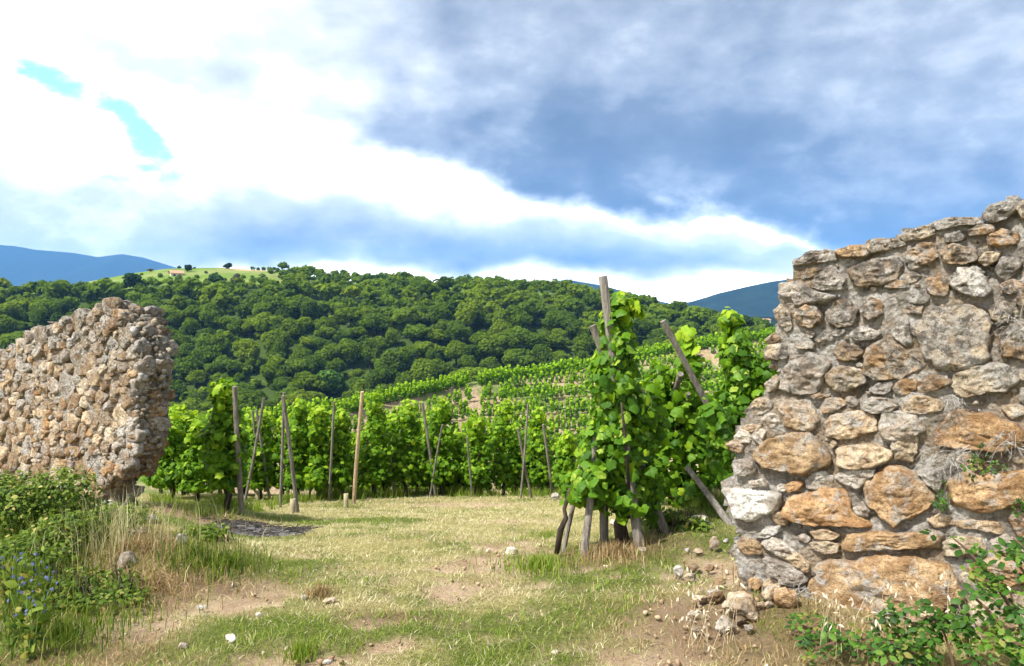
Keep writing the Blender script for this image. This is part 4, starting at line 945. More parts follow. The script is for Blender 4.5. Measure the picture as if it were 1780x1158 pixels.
# ------------------------------------------------------------------ stakes
def stake(a, b, r, label, mat='wood', group=None, name='stake'):
    a = Vector(a); b = Vector(b); d = b-a; n = 7; pts = []
    off = Vector((R.uniform(-1, 1), R.uniform(-1, 1), 0))*0.012
    for i in range(n): k = i/(n-1); pts.append(d*k+off*math.sin(k*math.pi))
    o = obj(name, mesh_py(name, *tube(pts, [r*(1.08-0.16*i/(n-1)) for i in range(n)], 9, 0.07), False), M[mat], None, a, None, label=label, category='stake')
    if group: o['group'] = group
    return o
def row_stake(pa, pb, r, label, mat='wood', dy=-0.42, lean=0.0):
    g = G(*pa); g = P(pa[0], pa[1], g.y+dy*0.3); g.z = min(g.z, Hs(g.x, g.y))-0.12; stake(g, P(pb[0], pb[1], g.y+dy*0.7+lean), r, label, mat)
row_stake((422, 890), (408, 672), 0.030, 'grey stake holding up the tallest front row vine')
row_stake((456, 866), (439, 714), 0.022, 'pale bent stake left of the crossed stakes in the front row')
row_stake((487, 880), (494, 682), 0.022, 'dark upright stake just left of the leaning grey stake with the guard')
row_stake((519, 889), (492, 688), 0.026, 'grey stake leaning left with a beige guard at its foot')
row_stake((614, 876), (630, 681), 0.030, 'tall pale new wooden stake standing clear of the front row', 'new_wood', -0.6)
row_stake((424, 868), (459, 692), 0.024, 'dark stake crossing behind the tallest front row vine')
row_stake((471, 866), (446, 712), 0.022, 'grey stake crossing the dark slanted stake in the front row')
row_stake((571, 868), (581, 698), 0.020, 'thin mossy stake between the leaning stake and the pale new stake')
row_stake((536, 866), (547, 800), 0.018, 'short slanted prop beside the leaning grey stake')
row_stake((759, 862), (734, 700), 0.027, 'grey leaning stake in the middle of the front row')
row_stake((746, 862), (769, 738), 0.018, 'thin slanted stake crossing the stake in the middle of the front row')
row_stake((926, 864), (900, 745), 0.022, 'grey stake leaning left near the right end of the front row')
row_stake((904, 864), (918, 702), 0.019, 'thin upright stake rising above the vine two places from the near vine')
row_stake((962, 862), (944, 738), 0.024, 'pale grey stake with a split foot closest to the large near vine')
row_stake((686, 864), (674, 752), 0.018, 'thin pale stake inside the second vine from the pale new stake')
row_stake((822, 863), (812, 760), 0.018, 'half hidden stake inside the shorter round vine')
def pstake(pa, pb, Ya, Yb, r, label):
    a, b = P(*pa, Ya), P(*pb, Yb); d = (a-b).normalized()
    for _ in range(60):
        if a.z < Hs(a.x, a.y)-0.1: break
        a = a+d*0.04
    stake(a, b, r, label)
pstake((1110, 940), (1048, 481), 6.45, 6.5, 0.040, 'tallest thick grey stake rising out of the large near vine')
pstake((1112, 800), (1030, 566), 6.7, 6.55, 0.032, 'thick grey stake leaning out of the left of the large near vine')
pstake((1016, 946), (1036, 760), 6.35, 6.5, 0.030, 'dark stake standing in the grass in front of the large near vine')
pstake((1050, 926), (1052, 770), 6.7, 6.7, 0.036, 'thick short stake under the middle of the large near vine')
pstake((989, 916), (1010, 820), 6.7, 6.7, 0.020, 'thin dark stake at the grassy edge of the large near vine')
pstake((1222, 692), (1152, 558), 7.46, 7.3, 0.031, 'grey stake leaning steeply across the vine behind the large near vine')
pstake((1166, 702), (1183, 650), 7.95, 7.5, 0.030, 'short dark stake end crossing under the steep leaning stake')
pstake((1190, 722), (1197, 684), 7.95, 7.5, 0.020, 'thin brown stake tip between the two leaning stakes')
pstake((1229, 860), (1194, 812), 7.2, 7.4, 0.029, 'thick stake foot leaning out of the leaves onto the grassy bank')
def guard(px, py, label):
    b = G(px, py); b.y -= 0.15; b.z = Hs(b.x, b.y); V, Fc = [], []
    n = 14
    for (r_, z) in ((0.036, -0.02), (0.037, 0.10), (0.035, 0.205), (0.030, 0.205), (0.030, 0.0)):
        for k in range(n): a = 2*math.pi*k/n; V.append((r_*math.cos(a), r_*math.sin(a), z+0.004*math.sin(3*a)))
    for i in range(4):
        for k in range(n): k2 = (k+1) % n; Fc.append((i*n+k, i*n+k2, i*n+n+k2, i*n+n+k))
    Fc.append(tuple(range(4*n, 5*n)))
    obj('vine_guard', mesh_py('vine_guard', V, Fc, True), M['guard'], None, b, None, label=label, category='vine guard')
M['guard'] = simple('beige_guard', (0.36, 0.31, 0.19), 0.7)
guard(514, 892, 'beige tube guard at the foot of the leaning grey stake'); guard(605, 880, 'beige tube guard beside the pale new stake'); guard(453, 868, 'beige tube guard behind the crossed stakes')

# ================================================================== grass and weeds
def blades(name, x, y, h, wd, lean, mat, tint, seed, label, jit=1.0, bend=0.4):
    """blades of grass: bent three-triangle blades close by, single triangles farther off"""
    g = np.random.default_rng(seed); n = len(x); z = near_h(x, y)-0.012; th = g.uniform(0, 2*np.pi, n); ph = th+np.pi/2+g.normal(0, 0.6, n)
    p = np.stack([x, y, z], -1); side = np.stack([np.cos(ph), np.sin(ph), np.zeros(n)], -1)*wd[:, None]/2
    ln = np.stack([np.cos(th), np.sin(th), np.zeros(n)], -1)*(h*lean)[:, None]; up = np.array([0, 0, 1.0])*(h*np.sqrt(np.maximum(0.04, 1-lean**2)))[:, None]
    mid = p+ln*bend+up*0.62; tip = p+ln+up; nr = y < 7.0; fr = ~nr
    V1 = np.stack([p-side, p+side, mid+side*0.75, mid-side*0.75, tip], 1)[nr].reshape(-1, 3); b = np.arange(nr.sum())[:, None]*5
    F1 = np.concatenate([b+np.array([[0, 1, 2]]), b+np.array([[0, 2, 3]]), b+np.array([[3, 2, 4]])])
    V2 = np.stack([p-side, p+side, tip], 1)[fr].reshape(-1, 3); F2 = np.arange(fr.sum()*3).reshape(-1, 3)+len(V1)
    obj(name, mesh_np(name, np.concatenate([V1, V2]), np.concatenate([F1, F2]), dict(tint=np.concatenate([np.repeat(tint[nr], 5), np.repeat(tint[fr], 3)]))), M[mat], kind='stuff', label=label, category='grass')
N = 520000; g = np.random.default_rng(3)
u = g.uniform(-0.80, 0.80, N); y = np.where(g.random(N) < 0.60, 2.9*np.exp(g.random(N)*math.log(17.0/2.9)), g.uniform(7.0, 16.5, N)); x = u*y
gr, so, br, ash = masks(x, y)
s_ = (x-1.5)*0.814-(y-4.7)*0.581; n_ = (x-1.5)*-0.581-(y-4.7)*0.814
s2 = (x-LO.x)*0.814-(y-LO.y)*0.581; n2_ = (x-LO.x)*-0.581-(y-LO.y)*0.814
ok = ~((s_ > -0.15) & (n_ < 0.02) & (n_ > -0.55)) & ~((s2 < 0.1) & (n2_ < 0.03) & (n2_ > -0.45))
ok &= g.random(N) > np.clip(so*1.05, 0, 0.97)*(0.92)
ok &= g.random(N) > np.clip(ash*1.6-0.1, 0, 0.97)
clump = fbm(x*5, y*5, 81); ok &= g.random(N) < 0.45+clump*0.9
rr = g.random(N); isg = ok & (rr < gr*0.80); isb = ok & ~isg & (g.random(N) < br*0.85); isd = ok & ~isg & ~isb
sc = np.clip(y/5.0, 0.8, 2.6)
def sub(mk, *a): return [q[mk] for q in a]
xx, yy, ss_, cl, sl = sub(isd, x, y, sc, clump, s_); n = len(xx)
blades('dry_grass', xx, yy, g.uniform(0.025, 0.075, n)*(0.6+0.8*cl), 0.0042*ss_*g.uniform(0.7, 1.3, n), 1-0.35*g.random(n)**1.5, 'grass_dry', np.clip(g.normal(0.52, 0.22, n), 0, 1), 5, 'short straw coloured mown grass over the trodden clearing')
xx, yy, ss_, cl, gg = sub(isg, x, y, sc, clump, gr); n = len(xx)
blades('green_grass', xx, yy, g.uniform(0.02, 0.06, n)*(0.5+0.9*cl)*(0.6+0.5*gg), 0.0045*ss_*g.uniform(0.7, 1.3, n), g.uniform(0.45, 0.97, n), 'grass_green', np.clip(g.normal(0.5, 0.24, n), 0, 1), 6, 'green grass growing in patches across the clearing')
xx, yy, ss_, cl = sub(isb, x, y, sc, clump); n = len(xx)
blades('withered_grass', xx, yy, g.uniform(0.03, 0.10, n), 0.0042*ss_*g.uniform(0.6, 1.3, n), g.uniform(0.55, 0.98, n), 'grass_brown', np.clip(g.normal(0.5, 0.25, n), 0, 1), 7, 'withered brown grass on the banks at both walls')
def tuft(name, px, py, n, r, h, mat, label, lean=(0.1, 0.7), wd=0.005, at=None):
    c = G(px, py) if at is None else at; gg = np.random.default_rng(px*7+py); a = gg.uniform(0, 6.28, n); q = r*np.abs(gg.normal(0, 0.62, n)); X_, Y_ = c.x+q*np.cos(a), c.y+q*np.sin(a)
    blades(name, X_, Y_, h*gg.uniform(0.4, 1.1, n), wd*gg.uniform(0.6, 1.3, n), gg.uniform(*lean, n), mat, np.clip(gg.normal(0.5, 0.25, n), 0, 1), px, label, bend=0.25)
tuft('grass_tuft', 935, 985, 900, 0.34, 0.115, 'grass_green', 'bright green grass tuft beside the bare worn patch', wd=0.006)
tuft('grass_tuft', 955, 935, 600, 0.3, 0.10, 'grass_green', 'green grass tuft just in front of the large near vine', wd=0.006)
tuft('grass_tuft', 525, 1140, 320, 0.10, 0.10, 'grass_green', 'small dark green tuft at the lower edge of the clearing')
tuft('grass_tuft', 400, 985, 700, 0.40, 0.14, 'weed', 'dark green weedy grass clump at the foot of the weedy hump', wd=0.006)
tuft('grass_tuft', 340, 975, 380, 0.3, 0.20, 'weed', 'taller green weed clump on top of the weedy hump', wd=0.006)
tuft('grass_tuft', 555, 1035, 260, 0.10, 0.10, 'grass_brown', 'small reddish dry tuft in the middle of the clearing')
tuft('grass_tuft', 350, 893, 420, 0.5, 0.18, 'weed', 'tall weedy grass under the tallest front row vine', wd=0.006)
tuft('grass_tuft', 250, 1020, 1700, 0.55, 0.16, 'grass_brown', 'withered brown grass heap below the weedy hump', (0.7, 0.99))
tuft('grass_tuft', 230, 955, 1000, 0.4, 0.18, 'grass_brown', 'pale withered grass hanging over the hump beside the rubble wall', (0.7, 0.99))
tuft('grass_tuft', 110, 1110, 900, 0.5, 0.15, 'weed', 'thick green grass in the near corner beside the blue flowers', wd=0.006)
tuft('grass_tuft', 1240, 880, 700, 0.40, 0.2, 'weed', 'weedy green clump between the third vine and the tall wall', wd=0.007)
tuft('grass_tuft', 1070, 965, 900, 0.35, 0.13, 'grass_brown', 'greyish dry grass in front of the large near vine')
tuft('grass_tuft', 1330, 1010, 500, 0.14, 0.30, 'grass_brown', 'tall brown dead grass at the broken edge of the tall wall', (0.1, 0.6))
# weeds along the feet of the front row
gg = np.random.default_rng(9); n = 14000; px = gg.uniform(260, 1010, n); rowy = np.interp(px, [260, 390, 520, 620, 700, 1010], [G(260, 868).y, G(390, 882).y, G(520, 872).y, G(620, 866).y, G(700, 864).y, G(1000, 862).y])
Y_ = rowy+gg.normal(0.25, 0.35, n); X_ = (px-890)/F*Y_; kp = fbm(X_*1.3, Y_*1.3, 91) > 0.45; X_, Y_ = X_[kp], Y_[kp]; n = len(X_)
blades('weeds', X_, Y_, gg.uniform(0.06, 0.26, n), np.full(n, 0.014), gg.uniform(0.1, 0.8, n), 'grass_green', np.clip(gg.normal(0.5, 0.25, n), 0, 1), 10, 'low green weeds along the feet of the front row of vines')

# ------------------------------------------------------------------ thicket at the left
def bush(px, py, Y, rx, ry, rz, n, size, label, seed, tall=0):
    c = P(px, py, Y); base = Vector((c.x, c.y, Hs(c.x, c.y))); r = thing('bramble_bush', label, 'bush', base); g = np.random.default_rng(seed); bl = []
    for i in range(14): bl.append((np.array([g.uniform(-0.7, 0.7)*rx, g.uniform(-0.6, 0.6)*ry, max(0.04, c.z-base.z+g.uniform(-0.7, 0.6)*rz)]), np.array([rx, ry, rz])*g.uniform(0.22, 0.45)))
    p, nm, q = blob_points(bl, n, g, 0.55); p[:, 2] = np.maximum(p[:, 2], 0.02); nm = unit(nm*0.7+g.normal(size=(n, 3))*0.5+np.array([-0.1, -0.2, 0.6])); tip = g.normal(size=(n, 3))+np.array([0, 0, -0.4])
    v, f, tn = scatter(OVAL, p, nm, tip, size*g.uniform(0.6, 1.3, n), np.clip(g.normal(0.45, 0.24, n)+(q-0.9)*0.8, 0, 1)); obj('foliage', mesh_np('foliage', v, f, dict(tint=tn)), M['weed'], r, kind='stuff')
    st = []
    for i in range(26):
        a = Vector((g.uniform(-0.6, 0.6)*rx, g.uniform(-0.6, 0.6)*ry, -0.03)); e = a+Vector((g.uniform(-0.5, 0.5)*rx, g.uniform(-0.5, 0.4)*ry, (c.z-base.z)+g.uniform(0.1, 0.9)*rz)); md = (a+e)/2+Vector((0, 0, 0.12)); st.append(tube([a, md, e], [0.006, 0.005, 0.002], 4))
    obj('stems', mesh_py('stems', *join_py(st)), M['bark'], r)
bush(30, 880, 6.6, 0.72, 0.6, 0.46, 7000, 0.040, 'dense green bramble bush at the picture edge below the rubble wall', 21)
bush(120, 935, 6.2, 0.55, 0.5, 0.30, 4800, 0.036, 'green bramble bush below the middle of the rubble wall', 22)
bush(30, 985, 5.6, 0.50, 0.45, 0.30, 3800, 0.040, 'dark shaded bramble bush nearest the blue flowers', 23)
bush(190, 905, 6.9, 0.45, 0.4, 0.20, 2400, 0.034, 'yellowish weedy bush at the foot of the rubble wall corner', 24)
bush(365, 965, 6.3, 0.24, 0.22, 0.12, 700, 0.04, 'small dark green plant on the weedy hump by the mown grass', 25)
bush(150, 1030, 5.0, 0.45, 0.4, 0.12, 1700, 0.036, 'low leafy weeds in front of the brown withered grass', 26)
bush(1175, 905, 6.9, 0.30, 0.25, 0.08, 600, 0.05, 'low green weeds between the large near vine and the tall wall', 27)
for i, (px, py, Yb, n, lab) in enumerate([(60, 930, 6.2, 700, 'tall wispy grass stalks rising through the bramble bushes'), (30, 1040, 5.0, 600, 'wispy grass stalks around the blue flowers'), (200, 960, 6.0, 500, 'thin dry stalks along the top of the weedy hump')]):
    c_ = P(px, py, Yb); tuft('grass_stalks', px, py, n, 0.75, 0.42, ('weed', 'weed', 'grass_dry')[i], lab, (0.05, 0.6), 0.0045, Vector((c_.x, c_.y, 0)))
def flower_plant(px, py, label, seed):
    c = G(px, py); r = thing('blue_flower_plant', label, 'flower', c); g = np.random.default_rng(seed); st = []; P_ = []; L_ = []
    for i in range(6):
        e = Vector((g.uniform(-0.14, 0.14), g.uniform(-0.10, 0.10), g.uniform(0.26, 0.46))); st.append(tube([(e.x*0.2, e.y*0.2, -0.02), (e.x*0.5, e.y*0.5, e.z*0.55), e], [0.004, 0.003, 0.0015], 4))
        for k in range(3): q = e*(0.74+0.30*k/4)+Vector((g.normal(0, 0.016), g.normal(0, 0.016), g.normal(0, 0.01))); P_.append(np.array(q))
        for k in range(8): q = e*g.uniform(0.1, 0.8); L_.append(np.array(q))
    obj('stems', mesh_py('stems', *join_py(st)), M['shoot'], r)
    L_ = np.array(L_); n = len(L_); d = g.normal(size=(n, 3)); d[:, 2] = abs(d[:, 2])*0.5; v, f, tn = scatter(OVAL, L_, unit(g.normal(size=(n, 3))+np.array([0, 0, 1.0])), d, g.uniform(0.04, 0.08, n), g.random(n)); obj('leaves', mesh_np('leaves', v, f, dict(tint=tn)), M['weed'], r, kind='stuff')
    for k, q in enumerate(P_):
        n = 5; a = np.arange(n)*2*np.pi/n+g.uniform(0, 6); ax = unit(np.array([g.normal()*0.5, -0.9, 0.6])); b1 = unit(np.cross(ax, [0, 0, 1.0])); b2 = np.cross(ax, b1); tips = np.cos(a)[:, None]*b1+np.sin(a)[:, None]*b2
        v, f, tn = scatter(OVAL, np.zeros((n, 3)), np.repeat(ax[None], n, 0)+tips*0.1, tips, np.full(n, g.uniform(0.007, 0.012)), np.full(n, g.random())); obj('flower', mesh_np('flower', v, f, dict(tint=tn)), M['blue_flower'], r, Vector(q))
flower_plant(20, 1120, 'blue flowered plant in the lower corner at the picture edge', 31); flower_plant(48, 1150, 'blue flowered plant closest to the camera', 32); flower_plant(64, 1080, 'blue flowered plant in front of the low leafy weeds', 33); flower_plant(22, 1068, 'blue flowered plant against the dark bramble bush', 34)

# ------------------------------------------------------------------ brambles and dry stalks at the near wall
def trifoliate(i):
    parts = []
    for (ang, L, off) in ((0, 1.0, 0.30), (1.15, 0.85, 0.22), (-1.15, 0.85, 0.22)):
        d = np.array([math.sin(ang), math.cos(ang), 0.0]); parts.append(scatter(OVAL, (d*off)[None], np.array([[0.2*math.sin(ang+i), 0.1*math.cos(i), 1.0]]), (d+np.array([0, 0, -0.25]))[None], np.array([L]), np.zeros(1)))
    v, f, tn = merge(parts); return mesh_np('leaf', v, f, None, True)
TRI = [trifoliate(i) for i in range(4)]
def bramble(label, stems, seed, nleaf, size):
    a0 = Vector(stems[0][0]); r = thing('bramble', label, 'bramble', a0); g = random.Random(seed); st = []; k = 0
    for pts in stems: st.append(tube([Vector(p)-a0 for p in pts], [0.006]*(len(pts)-1)+[0.002], 5))
    obj('stems', mesh_py('stems', *join_py(st)), M['stem'], r)
    for i in range(nleaf):
        pts = g.choice(stems); f = g.uniform(0.12, 1.0)*(len(pts)-1); j = min(int(f), len(pts)-2); p = Vector(pts[j]).lerp(Vector(pts[j+1]), f-j)-a0+Vector((g.gauss(0, 0.035), g.gauss(0, 0.03)-0.015, g.gauss(0.012, 0.03)))
        n = Vector((g.gauss(-0.15, 0.35), g.gauss(-0.45, 0.35), 0.9)); o = obj('leaf', TRI[g.randrange(4)], M['bramble'], r); o.matrix_local = as_matrix(p, n, (g.gauss(0, 1), g.gauss(-0.4, 0.7), -0.1), size*g.uniform(0.6, 1.2))
M['stem'] = simple('bramble_stem', (0.12, 0.07, 0.045), 0.7)
def arc(px0, py0, px1, py1, px2, py2, Y0, Y1, Y2):
    a, b, c = P(px0, py0, Y0), P(px1, py1, Y1), P(px2, py2, Y2); return [tuple(a*(1-t_)**2+b*2*t_*(1-t_)+c*t_*t_) for t_ in np.linspace(0, 1, 7)]
bramble('low bramble runner spreading at the foot of the huge ochre base stone', [arc(1560, 1160, 1450, 1050, 1368, 1105, 3.85, 4.0, 4.1), arc(1560, 1160, 1480, 1080, 1400, 1140, 3.8, 3.8, 3.85), arc(1590, 1170, 1560, 1060, 1500, 1085, 3.8, 3.85, 3.95), arc(1500, 1165, 1430, 1100, 1390, 1085, 3.9, 4.0, 4.1)], 41, 90, 0.048)
bramble('leafy bramble clump in front of the pale chipped patch of the base stone', [arc(1640, 1175, 1600, 1060, 1540, 1070, 3.7, 3.75, 3.8), arc(1660, 1175, 1640, 1050, 1600, 1075, 3.65, 3.7, 3.75), arc(1680, 1175, 1690, 1060, 1660, 1085, 3.6, 3.65, 3.7), arc(1620, 1175, 1570, 1100, 1520, 1120, 3.65, 3.6, 3.6)], 42, 120, 0.048)
bramble('tall bramble arching over the wall at the edge of the picture', [arc(1790, 1120, 1720, 980, 1650, 930, 3.5, 3.65, 3.75), arc(1800, 1130, 1740, 1000, 1690, 1000, 3.4, 3.5, 3.6), arc(1810, 1100, 1790, 960, 1730, 960, 3.4, 3.5, 3.55), arc(1800, 1170, 1730, 1060, 1680, 1030, 3.4, 3.5, 3.6), arc(1820, 1180, 1780, 1090, 1720, 1125, 3.3, 3.35, 3.4), arc(1830, 1060, 1800, 960, 1760, 935, 3.4, 3.5, 3.55)], 43, 140, 0.050)
def wall_pt(px, py, outw=0.05):
    u_ = (px-890)/F; s = (4.7*u_-1.5)/(0.814+0.581*u_); Y = 4.7-0.581*s; return P(px, py, Y)+Vector((-0.581, -0.814, 0))*outw
def wall_plant(px, py, n, r, label, seed):
    c = wall_pt(px, py, 0.06); g = np.random.default_rng(seed); rt = thing('wall_weed', label, 'weed', c)
    p = g.normal(size=(n, 3))*np.array([r, r*0.35, r]); nm = g.normal(size=(n, 3))*0.5+np.array([-0.4, -0.8, 0.5])
    for i in range(n): o = obj('leaf', TRI[i % 4], M['bramble'], rt); o.matrix_local = as_matrix(p[i], nm[i], g.normal(size=3), 0.024*g.uniform(0.7, 1.2))
    st = [tube([(0, 0.04, -0.02), tuple(p[i]*0.6), tuple(p[i])], [0.002, 0.002, 0.001], 4) for i in range(min(n, 8))]; obj('stems', mesh_py('stems', *join_py(st)), M['stem'], rt)
wall_plant(1717, 800, 26, 0.045, 'small green weed growing beside the grey root tangle in the wall', 51); wall_plant(1643, 872, 20, 0.035, 'small green weed in the joint beside the large tilted ochre stone', 52); wall_plant(1770, 878, 8, 0.02, 'sprig of yellow green leaves at the edge of the picture on the wall', 53)
def tangle(px, py, n, r, label, seed, droop=0.5):
    c = wall_pt(px, py, 0.05); g = np.random.default_rng(seed); parts = []
    for i in range(n):
        a = np.array([g.normal(0, r*0.3), g.normal(0, 0.02), g.normal(0, r*0.2)]); th = g.uniform(0, 6.28); L = r*g.uniform(0.25, 1.2); b_ = a+np.array([math.cos(th)*L, g.normal(0, 0.03)-0.03, math.sin(th)*L*0.55]); e = b_+np.array([math.cos(th)*L*0.5, -0.01, -L*droop*g.uniform(0.3, 1.5)])
        parts.append(tube([tuple(a), tuple(b_), tuple((b_+e)/2+0.01), tuple(e)], [0.0012, 0.0015, 0.0011, 0.0006], 3, cap=False))
    v, f = join_py(parts); me = mesh_py('root_tangle', v, f); me.attributes.new('tint', 'FLOAT', 'POINT').data.foreach_set('value', np.repeat(g.random(n), 12).astype(np.float32))
    obj('root_tangle', me, M['fibre'], None, c, None, label=label, category='roots', kind='thing')
tangle(1655, 795, 85, 0.13, 'tangle of pale grey dry roots hanging from the wall', 61); tangle(1775, 560, 34, 0.13, 'wiry dry stems at the picture edge high on the wall', 62); tangle(1762, 770, 34, 0.10, 'dry grey fibres beside the weed at the edge of the wall', 63); tangle(1655, 695, 40, 0.05, 'small tuft of grey fibres under the pale block in the wall', 64); tangle(1395, 1030, 60, 0.09, 'bristly grey dry plant at the corner of the huge base stone', 65, 0.1)
# wild oats
gg = np.random.default_rng(17); parts = []; husk = []
for i in range(70):
    px = gg.choice([1215, 1235, 1265, 1440, 1520, 1600, 1640, 1690, 1740])+gg.normal(0, 16); b = G(px, gg.uniform(1090, 1156)); h = gg.uniform(0.12, 0.34); e = b+Vector((gg.normal(0, 0.07), gg.normal(-0.02, 0.05), h)); tp = e+Vector((gg.normal(0, 0.05), -0.02, -0.02)); parts.append(tube([b, b.lerp(e, 0.6)+Vector((0, 0, 0.02)), e, tp], [0.0018, 0.0015, 0.0011, 0.0008], 3, cap=False))
    for k in range(3): husk.append(np.array(e.lerp(tp, k/2)))
v, f = join_py(parts); husk = np.array(husk); n = len(husk); hv, hf, ht = scatter((OVAL[0]*np.array([0.5, 1, 1]), OVAL[1]), husk, gg.normal(size=(n, 3))+np.array([0, -1, 0.3]), np.array([0, 0, -1.0])+gg.normal(size=(n, 3))*0.5, gg.uniform(0.022, 0.04, n), gg.uniform(0.5, 1, n))
me = mesh_py('wild_oats', list(map(tuple, v))+[tuple(q) for q in hv], list(f)+[tuple(int(k)+len(v) for k in q) for q in hf]); me.attributes.new('tint', 'FLOAT', 'POINT').data.foreach_set('value', np.concatenate([np.full(len(v), 0.25), ht]).astype(np.float32))
obj('wild_oats', me, M['oat'], kind='stuff', label='dry wild oat stalks with pale husks along the foot of the tall wall', category='grass')

# ------------------------------------------------------------------ loose stones on the ground
def ground_rock(px, py, w_, h_, c, label, seed, sink=0.25, d_=None, rot=None, Y=None):
    b = G(px, py) if Y is None else P(px, py, Y); W = w_/F*b.y/2; Hh = h_/F*b.y/2
    o = obj('loose_stone', rock_mesh(seed, (W, d_ or W*0.8, Hh), 4, 0.22), M['stone'], None, (b.x, b.y+W*0.4, b.z+Hh*(1-sink)), rot or (R.uniform(-0.1, 0.1), R.uniform(-0.1, 0.1), R.uniform(-0.5, 0.5)), label=label, category='stone'); o.color = pcol(c); return o
ground_rock(401, 1119, 26, 16, 'V', 'small white stone lying in the grass at the bottom of the clearing', 601)
ground_rock(319, 1129, 20, 11, 'W', 'small pale stone left of the white stone in the grass', 602)
ground_rock(889, 966, 24, 17, 'V', 'white stone on the bare worn patch by the green tuft', 603)
ground_rock(1222, 918, 42, 26, 'V', 'large pale stone on the bank below the vine near the tall wall', 604)
ground_rock(1243, 958, 24, 28, 'T', 'upright tan stone near the broken foot of the tall wall', 605)
ground_rock(1262, 945, 10, 10, 'W', 'pebble beside the upright tan stone', 606)
ground_rock(1180, 1003, 24, 20, 'W', 'pale lump of stone half buried in the grassy bank', 607)
ground_rock(1290, 1078, 86, 42, 'T', 'flat tan block lying against the corner of the tall wall', 608, 0.15, 0.10, (0.25, 0.2, 0.3))
ground_rock(1262, 1100, 40, 26, 'W', 'pale broken stone lying below the flat tan block', 609)
ground_rock(1339, 1048, 34, 30, 'T', 'small tan stone sitting on top of the flat tan block', 610, 0.0)
ground_rock(1372, 1062, 44, 44, 'O', 'rounded ochre stone beside the corner of the huge base stone', 611, 0.1)
ground_rock(1238, 1035, 16, 12, 'W', 'small pale stone above the flat tan block on the bank', 612)
ground_rock(1195, 960, 12, 9, 'W', 'tiny pale stone on the bank above the half buried lump', 613)
ground_rock(527, 1042, 12, 8, 'V', 'tiny white stone right of the bare patch in the clearing', 614)
ground_rock(448, 1073, 14, 8, 'W', 'tiny pale stone on the bare patch at the left of the clearing', 615)
ground_rock(568, 1156, 18, 12, 'V', 'white pebble cut by the bottom edge of the picture', 616)
ground_rock(347, 1060, 18, 6, 'W', 'flat pale stone in the dry grass below the hump', 617)
ground_rock(572, 1049, 26, 9, 'T', 'flat tan stone near the small reddish tuft', 618)
ground_rock(217, 985, 44, 40, 'G', 'grey boulder sunk in the weedy hump', 619, 0.75)
ground_rock(316, 950, 20, 30, 'G', 'grey pointed stone on the top of the weedy hump', 620, 0.3)
ground_rock(232, 935, 40, 22, 'T', 'tan stone on the hump below the rubble wall corner', 621, 0.3)
ground_rock(235, 905, 36, 24, 'T', 'fallen tan stone at the foot of the rubble wall corner', 622)
ground_rock(180, 890, 40, 24, 'W', 'fallen pale stone at the foot of the rubble wall', 623)
ground_rock(262, 910, 24, 16, 'G', 'small grey fallen stone right of the rubble wall corner', 624)
ground_rock(1070, 915, 24, 12, 'W', 'pale flat stone under the large near vine', 625)
ground_rock(1118, 960, 14, 9, 'T', 'small tan stone in front of the tallest stake', 626)
ground_rock(965, 868, 16, 12, 'W', 'small pale stone at the foot of the split stake', 627)
ground_rock(1215, 965, 18, 12, 'T', 'small tan stone left of the upright tan stone', 628)
for i in range(26):                                                     # rubble spilled from the broken edge
    px, py = R.uniform(1190, 1350), R.uniform(985, 1110); sz = R.uniform(9, 30); b = G(px, py)
    if (b.x-1.5)*-0.581-(b.y-4.7)*0.814 < 0.06 and (b.x-1.5)*0.814-(b.y-4.7)*0.581 > -0.1: continue
    o = ground_rock(px, py, sz, sz*R.uniform(0.45, 0.75), R.choice('TGDTD'), 'small broken stone in the rubble at the foot of the tall wall', 640+i, 0.35); o['group'] = 'rubble below the tall wall'
# gravel and chips on the worn soil
gg = np.random.default_rng(23); chips = []; base = bmesh.new(); bmesh.ops.create_icosphere(base, subdivisions=1, radius=1.0); base.verts.ensure_lookup_table(); bv = np.array([v.co[:] for v in base.verts]); bf = np.array([[v.index for v in f.verts] for f in base.faces]); base.free()
n = 1400; u = gg.uniform(-0.7, 0.7, n*6); y = 3.0*np.exp(gg.random(n*6)*math.log(4.5)); x = u*y; so = masks(x, y)[1]; s_ = (x-1.5)*0.814-(y-4.7)*0.581; n_ = (x-1.5)*-0.581-(y-4.7)*0.814
kp = (gg.random(n*6) < np.clip(so, 0.01, 1)*0.6+0.5*np.exp(-(np.clip(n_, 0, 9)/0.5)**2)*(s_ > -0.6)) & ~((s_ > -0.1) & (n_ < 0.0)); x, y = x[kp][:n], y[kp][:n]; n = len(x)
r_ = 0.004+0.016*gg.random(n)**3.5; V = np.stack([x, y, near_h(x, y)-0.01], -1)[:, None, :]+bv[None]*(r_[:, None]*gg.uniform(0.6, 1.3, (n, 3)))[:, None, :]*(1+0.25*gg.normal(size=(n, len(bv), 1)))
m, t, out = material('gravel_chip'); pbsdf(t, out, t.ramp(t.attr('tint'), [(0, (0.20, 0.12, 0.065)), (0.7, (0.36, 0.26, 0.16)), (1, (0.48, 0.40, 0.30))]), 0.9)
obj('gravel', mesh_np('gravel', V.reshape(-1, 3), (bf[None]+(np.arange(n)*len(bv))[:, None, None]).reshape(-1, 3), dict(tint=np.repeat(gg.random(n), len(bv)))), m, kind='stuff', label='small stone chips strewn on the bare soil', category='gravel')
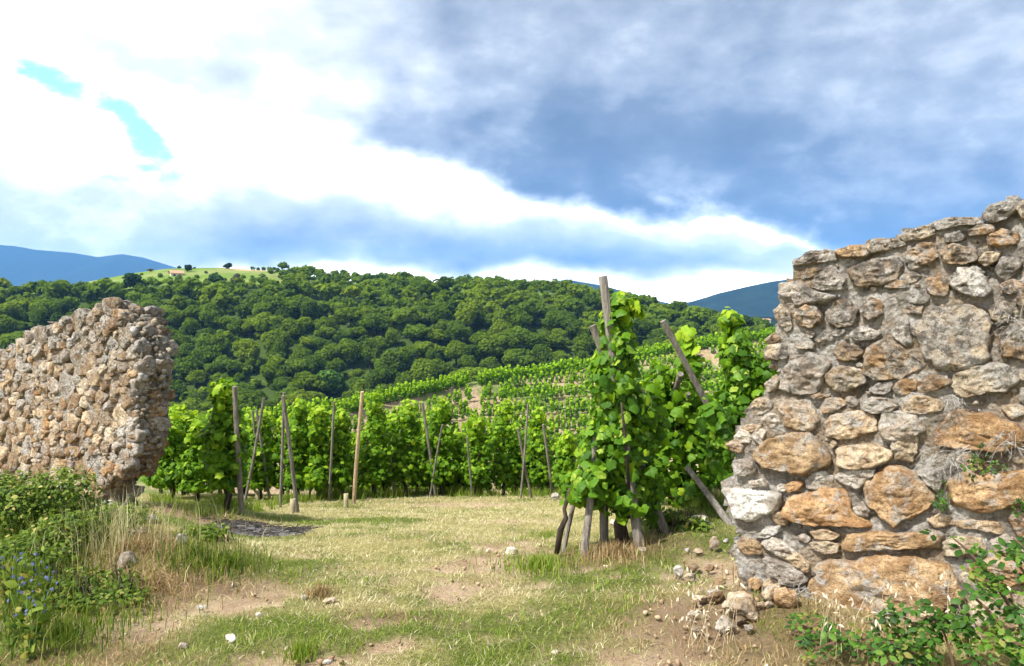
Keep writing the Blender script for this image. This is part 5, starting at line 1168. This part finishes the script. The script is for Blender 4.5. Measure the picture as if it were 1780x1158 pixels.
# burnt patch with vine prunings
c = G(455, 925); r = thing('burnt_patch', 'flat grey heap of ash and burnt vine prunings on the grass', 'ash heap', c); gg = np.random.default_rng(29)
a = np.linspace(0, 6.283, 41)[:-1]; V = []; 
for k in (1.0, 0.85, 0.65, 0.4, 0.15):
    for th in a:
        rx_, ry_ = 0.50*k*(1+0.12*math.sin(3*th+1)), 0.34*k*(1+0.10*math.cos(4*th)); X_, Y_ = math.cos(th)*rx_, math.sin(th)*ry_; V.append((X_, Y_, Hs(c.x+X_, c.y+Y_)-c.z+(0.05*(1-k**3))-0.012+gg.normal(0, 0.006)))
obj('ash', mesh_py('ash', V, [(i*40+k, i*40+(k+1) % 40, i*40+40+(k+1) % 40, i*40+40+k) for i in range(4) for k in range(40)]+[tuple(range(160, 200))], True), simple('grey_ash', (0.13, 0.12, 0.115), 1.0), r)
parts = []
for i in range(170):
    th, q = gg.uniform(0, 6.28), math.sqrt(gg.random())*1.1; X_, Y_ = math.cos(th)*0.5*q, math.sin(th)*0.34*q; z = Hs(c.x+X_, c.y+Y_)-c.z+0.03; d = Vector((gg.normal(), gg.normal()*0.8, gg.normal()*0.12)).normalized()*gg.uniform(0.04, 0.16); p0 = Vector((X_, Y_, z)); parts.append(tube([p0-d, p0+Vector((0, 0, 0.012)), p0+d], [0.004, 0.005, 0.003], 4))
obj('twigs', mesh_py('twigs', *join_py(parts)), M['char'], r, kind='stuff')

# ------------------------------------------------------------------ the air: even, thin, pale blue haze round everything
bm = bmesh.new(); bmesh.ops.create_cube(bm, size=1.0); me = bpy.data.meshes.new('haze'); bm.to_mesh(me); bm.free()
m, t, out = material('haze_air'); pv = t.node('ShaderNodeVolumePrincipled'); pv.inputs['Color'].default_value = (0.18, 0.48, 1.0, 1); pv.inputs['Density'].default_value = 0.00013; pv.inputs['Anisotropy'].default_value = 0.0
t.l.new(pv.outputs[0], out.inputs['Volume'])
hz_ = obj('haze', me, m, None, (0, 2750, 352), None, kind='stuff', label='thin blue haze over the distant mountains', category='haze'); hz_.scale = (14200, 8600, 772)
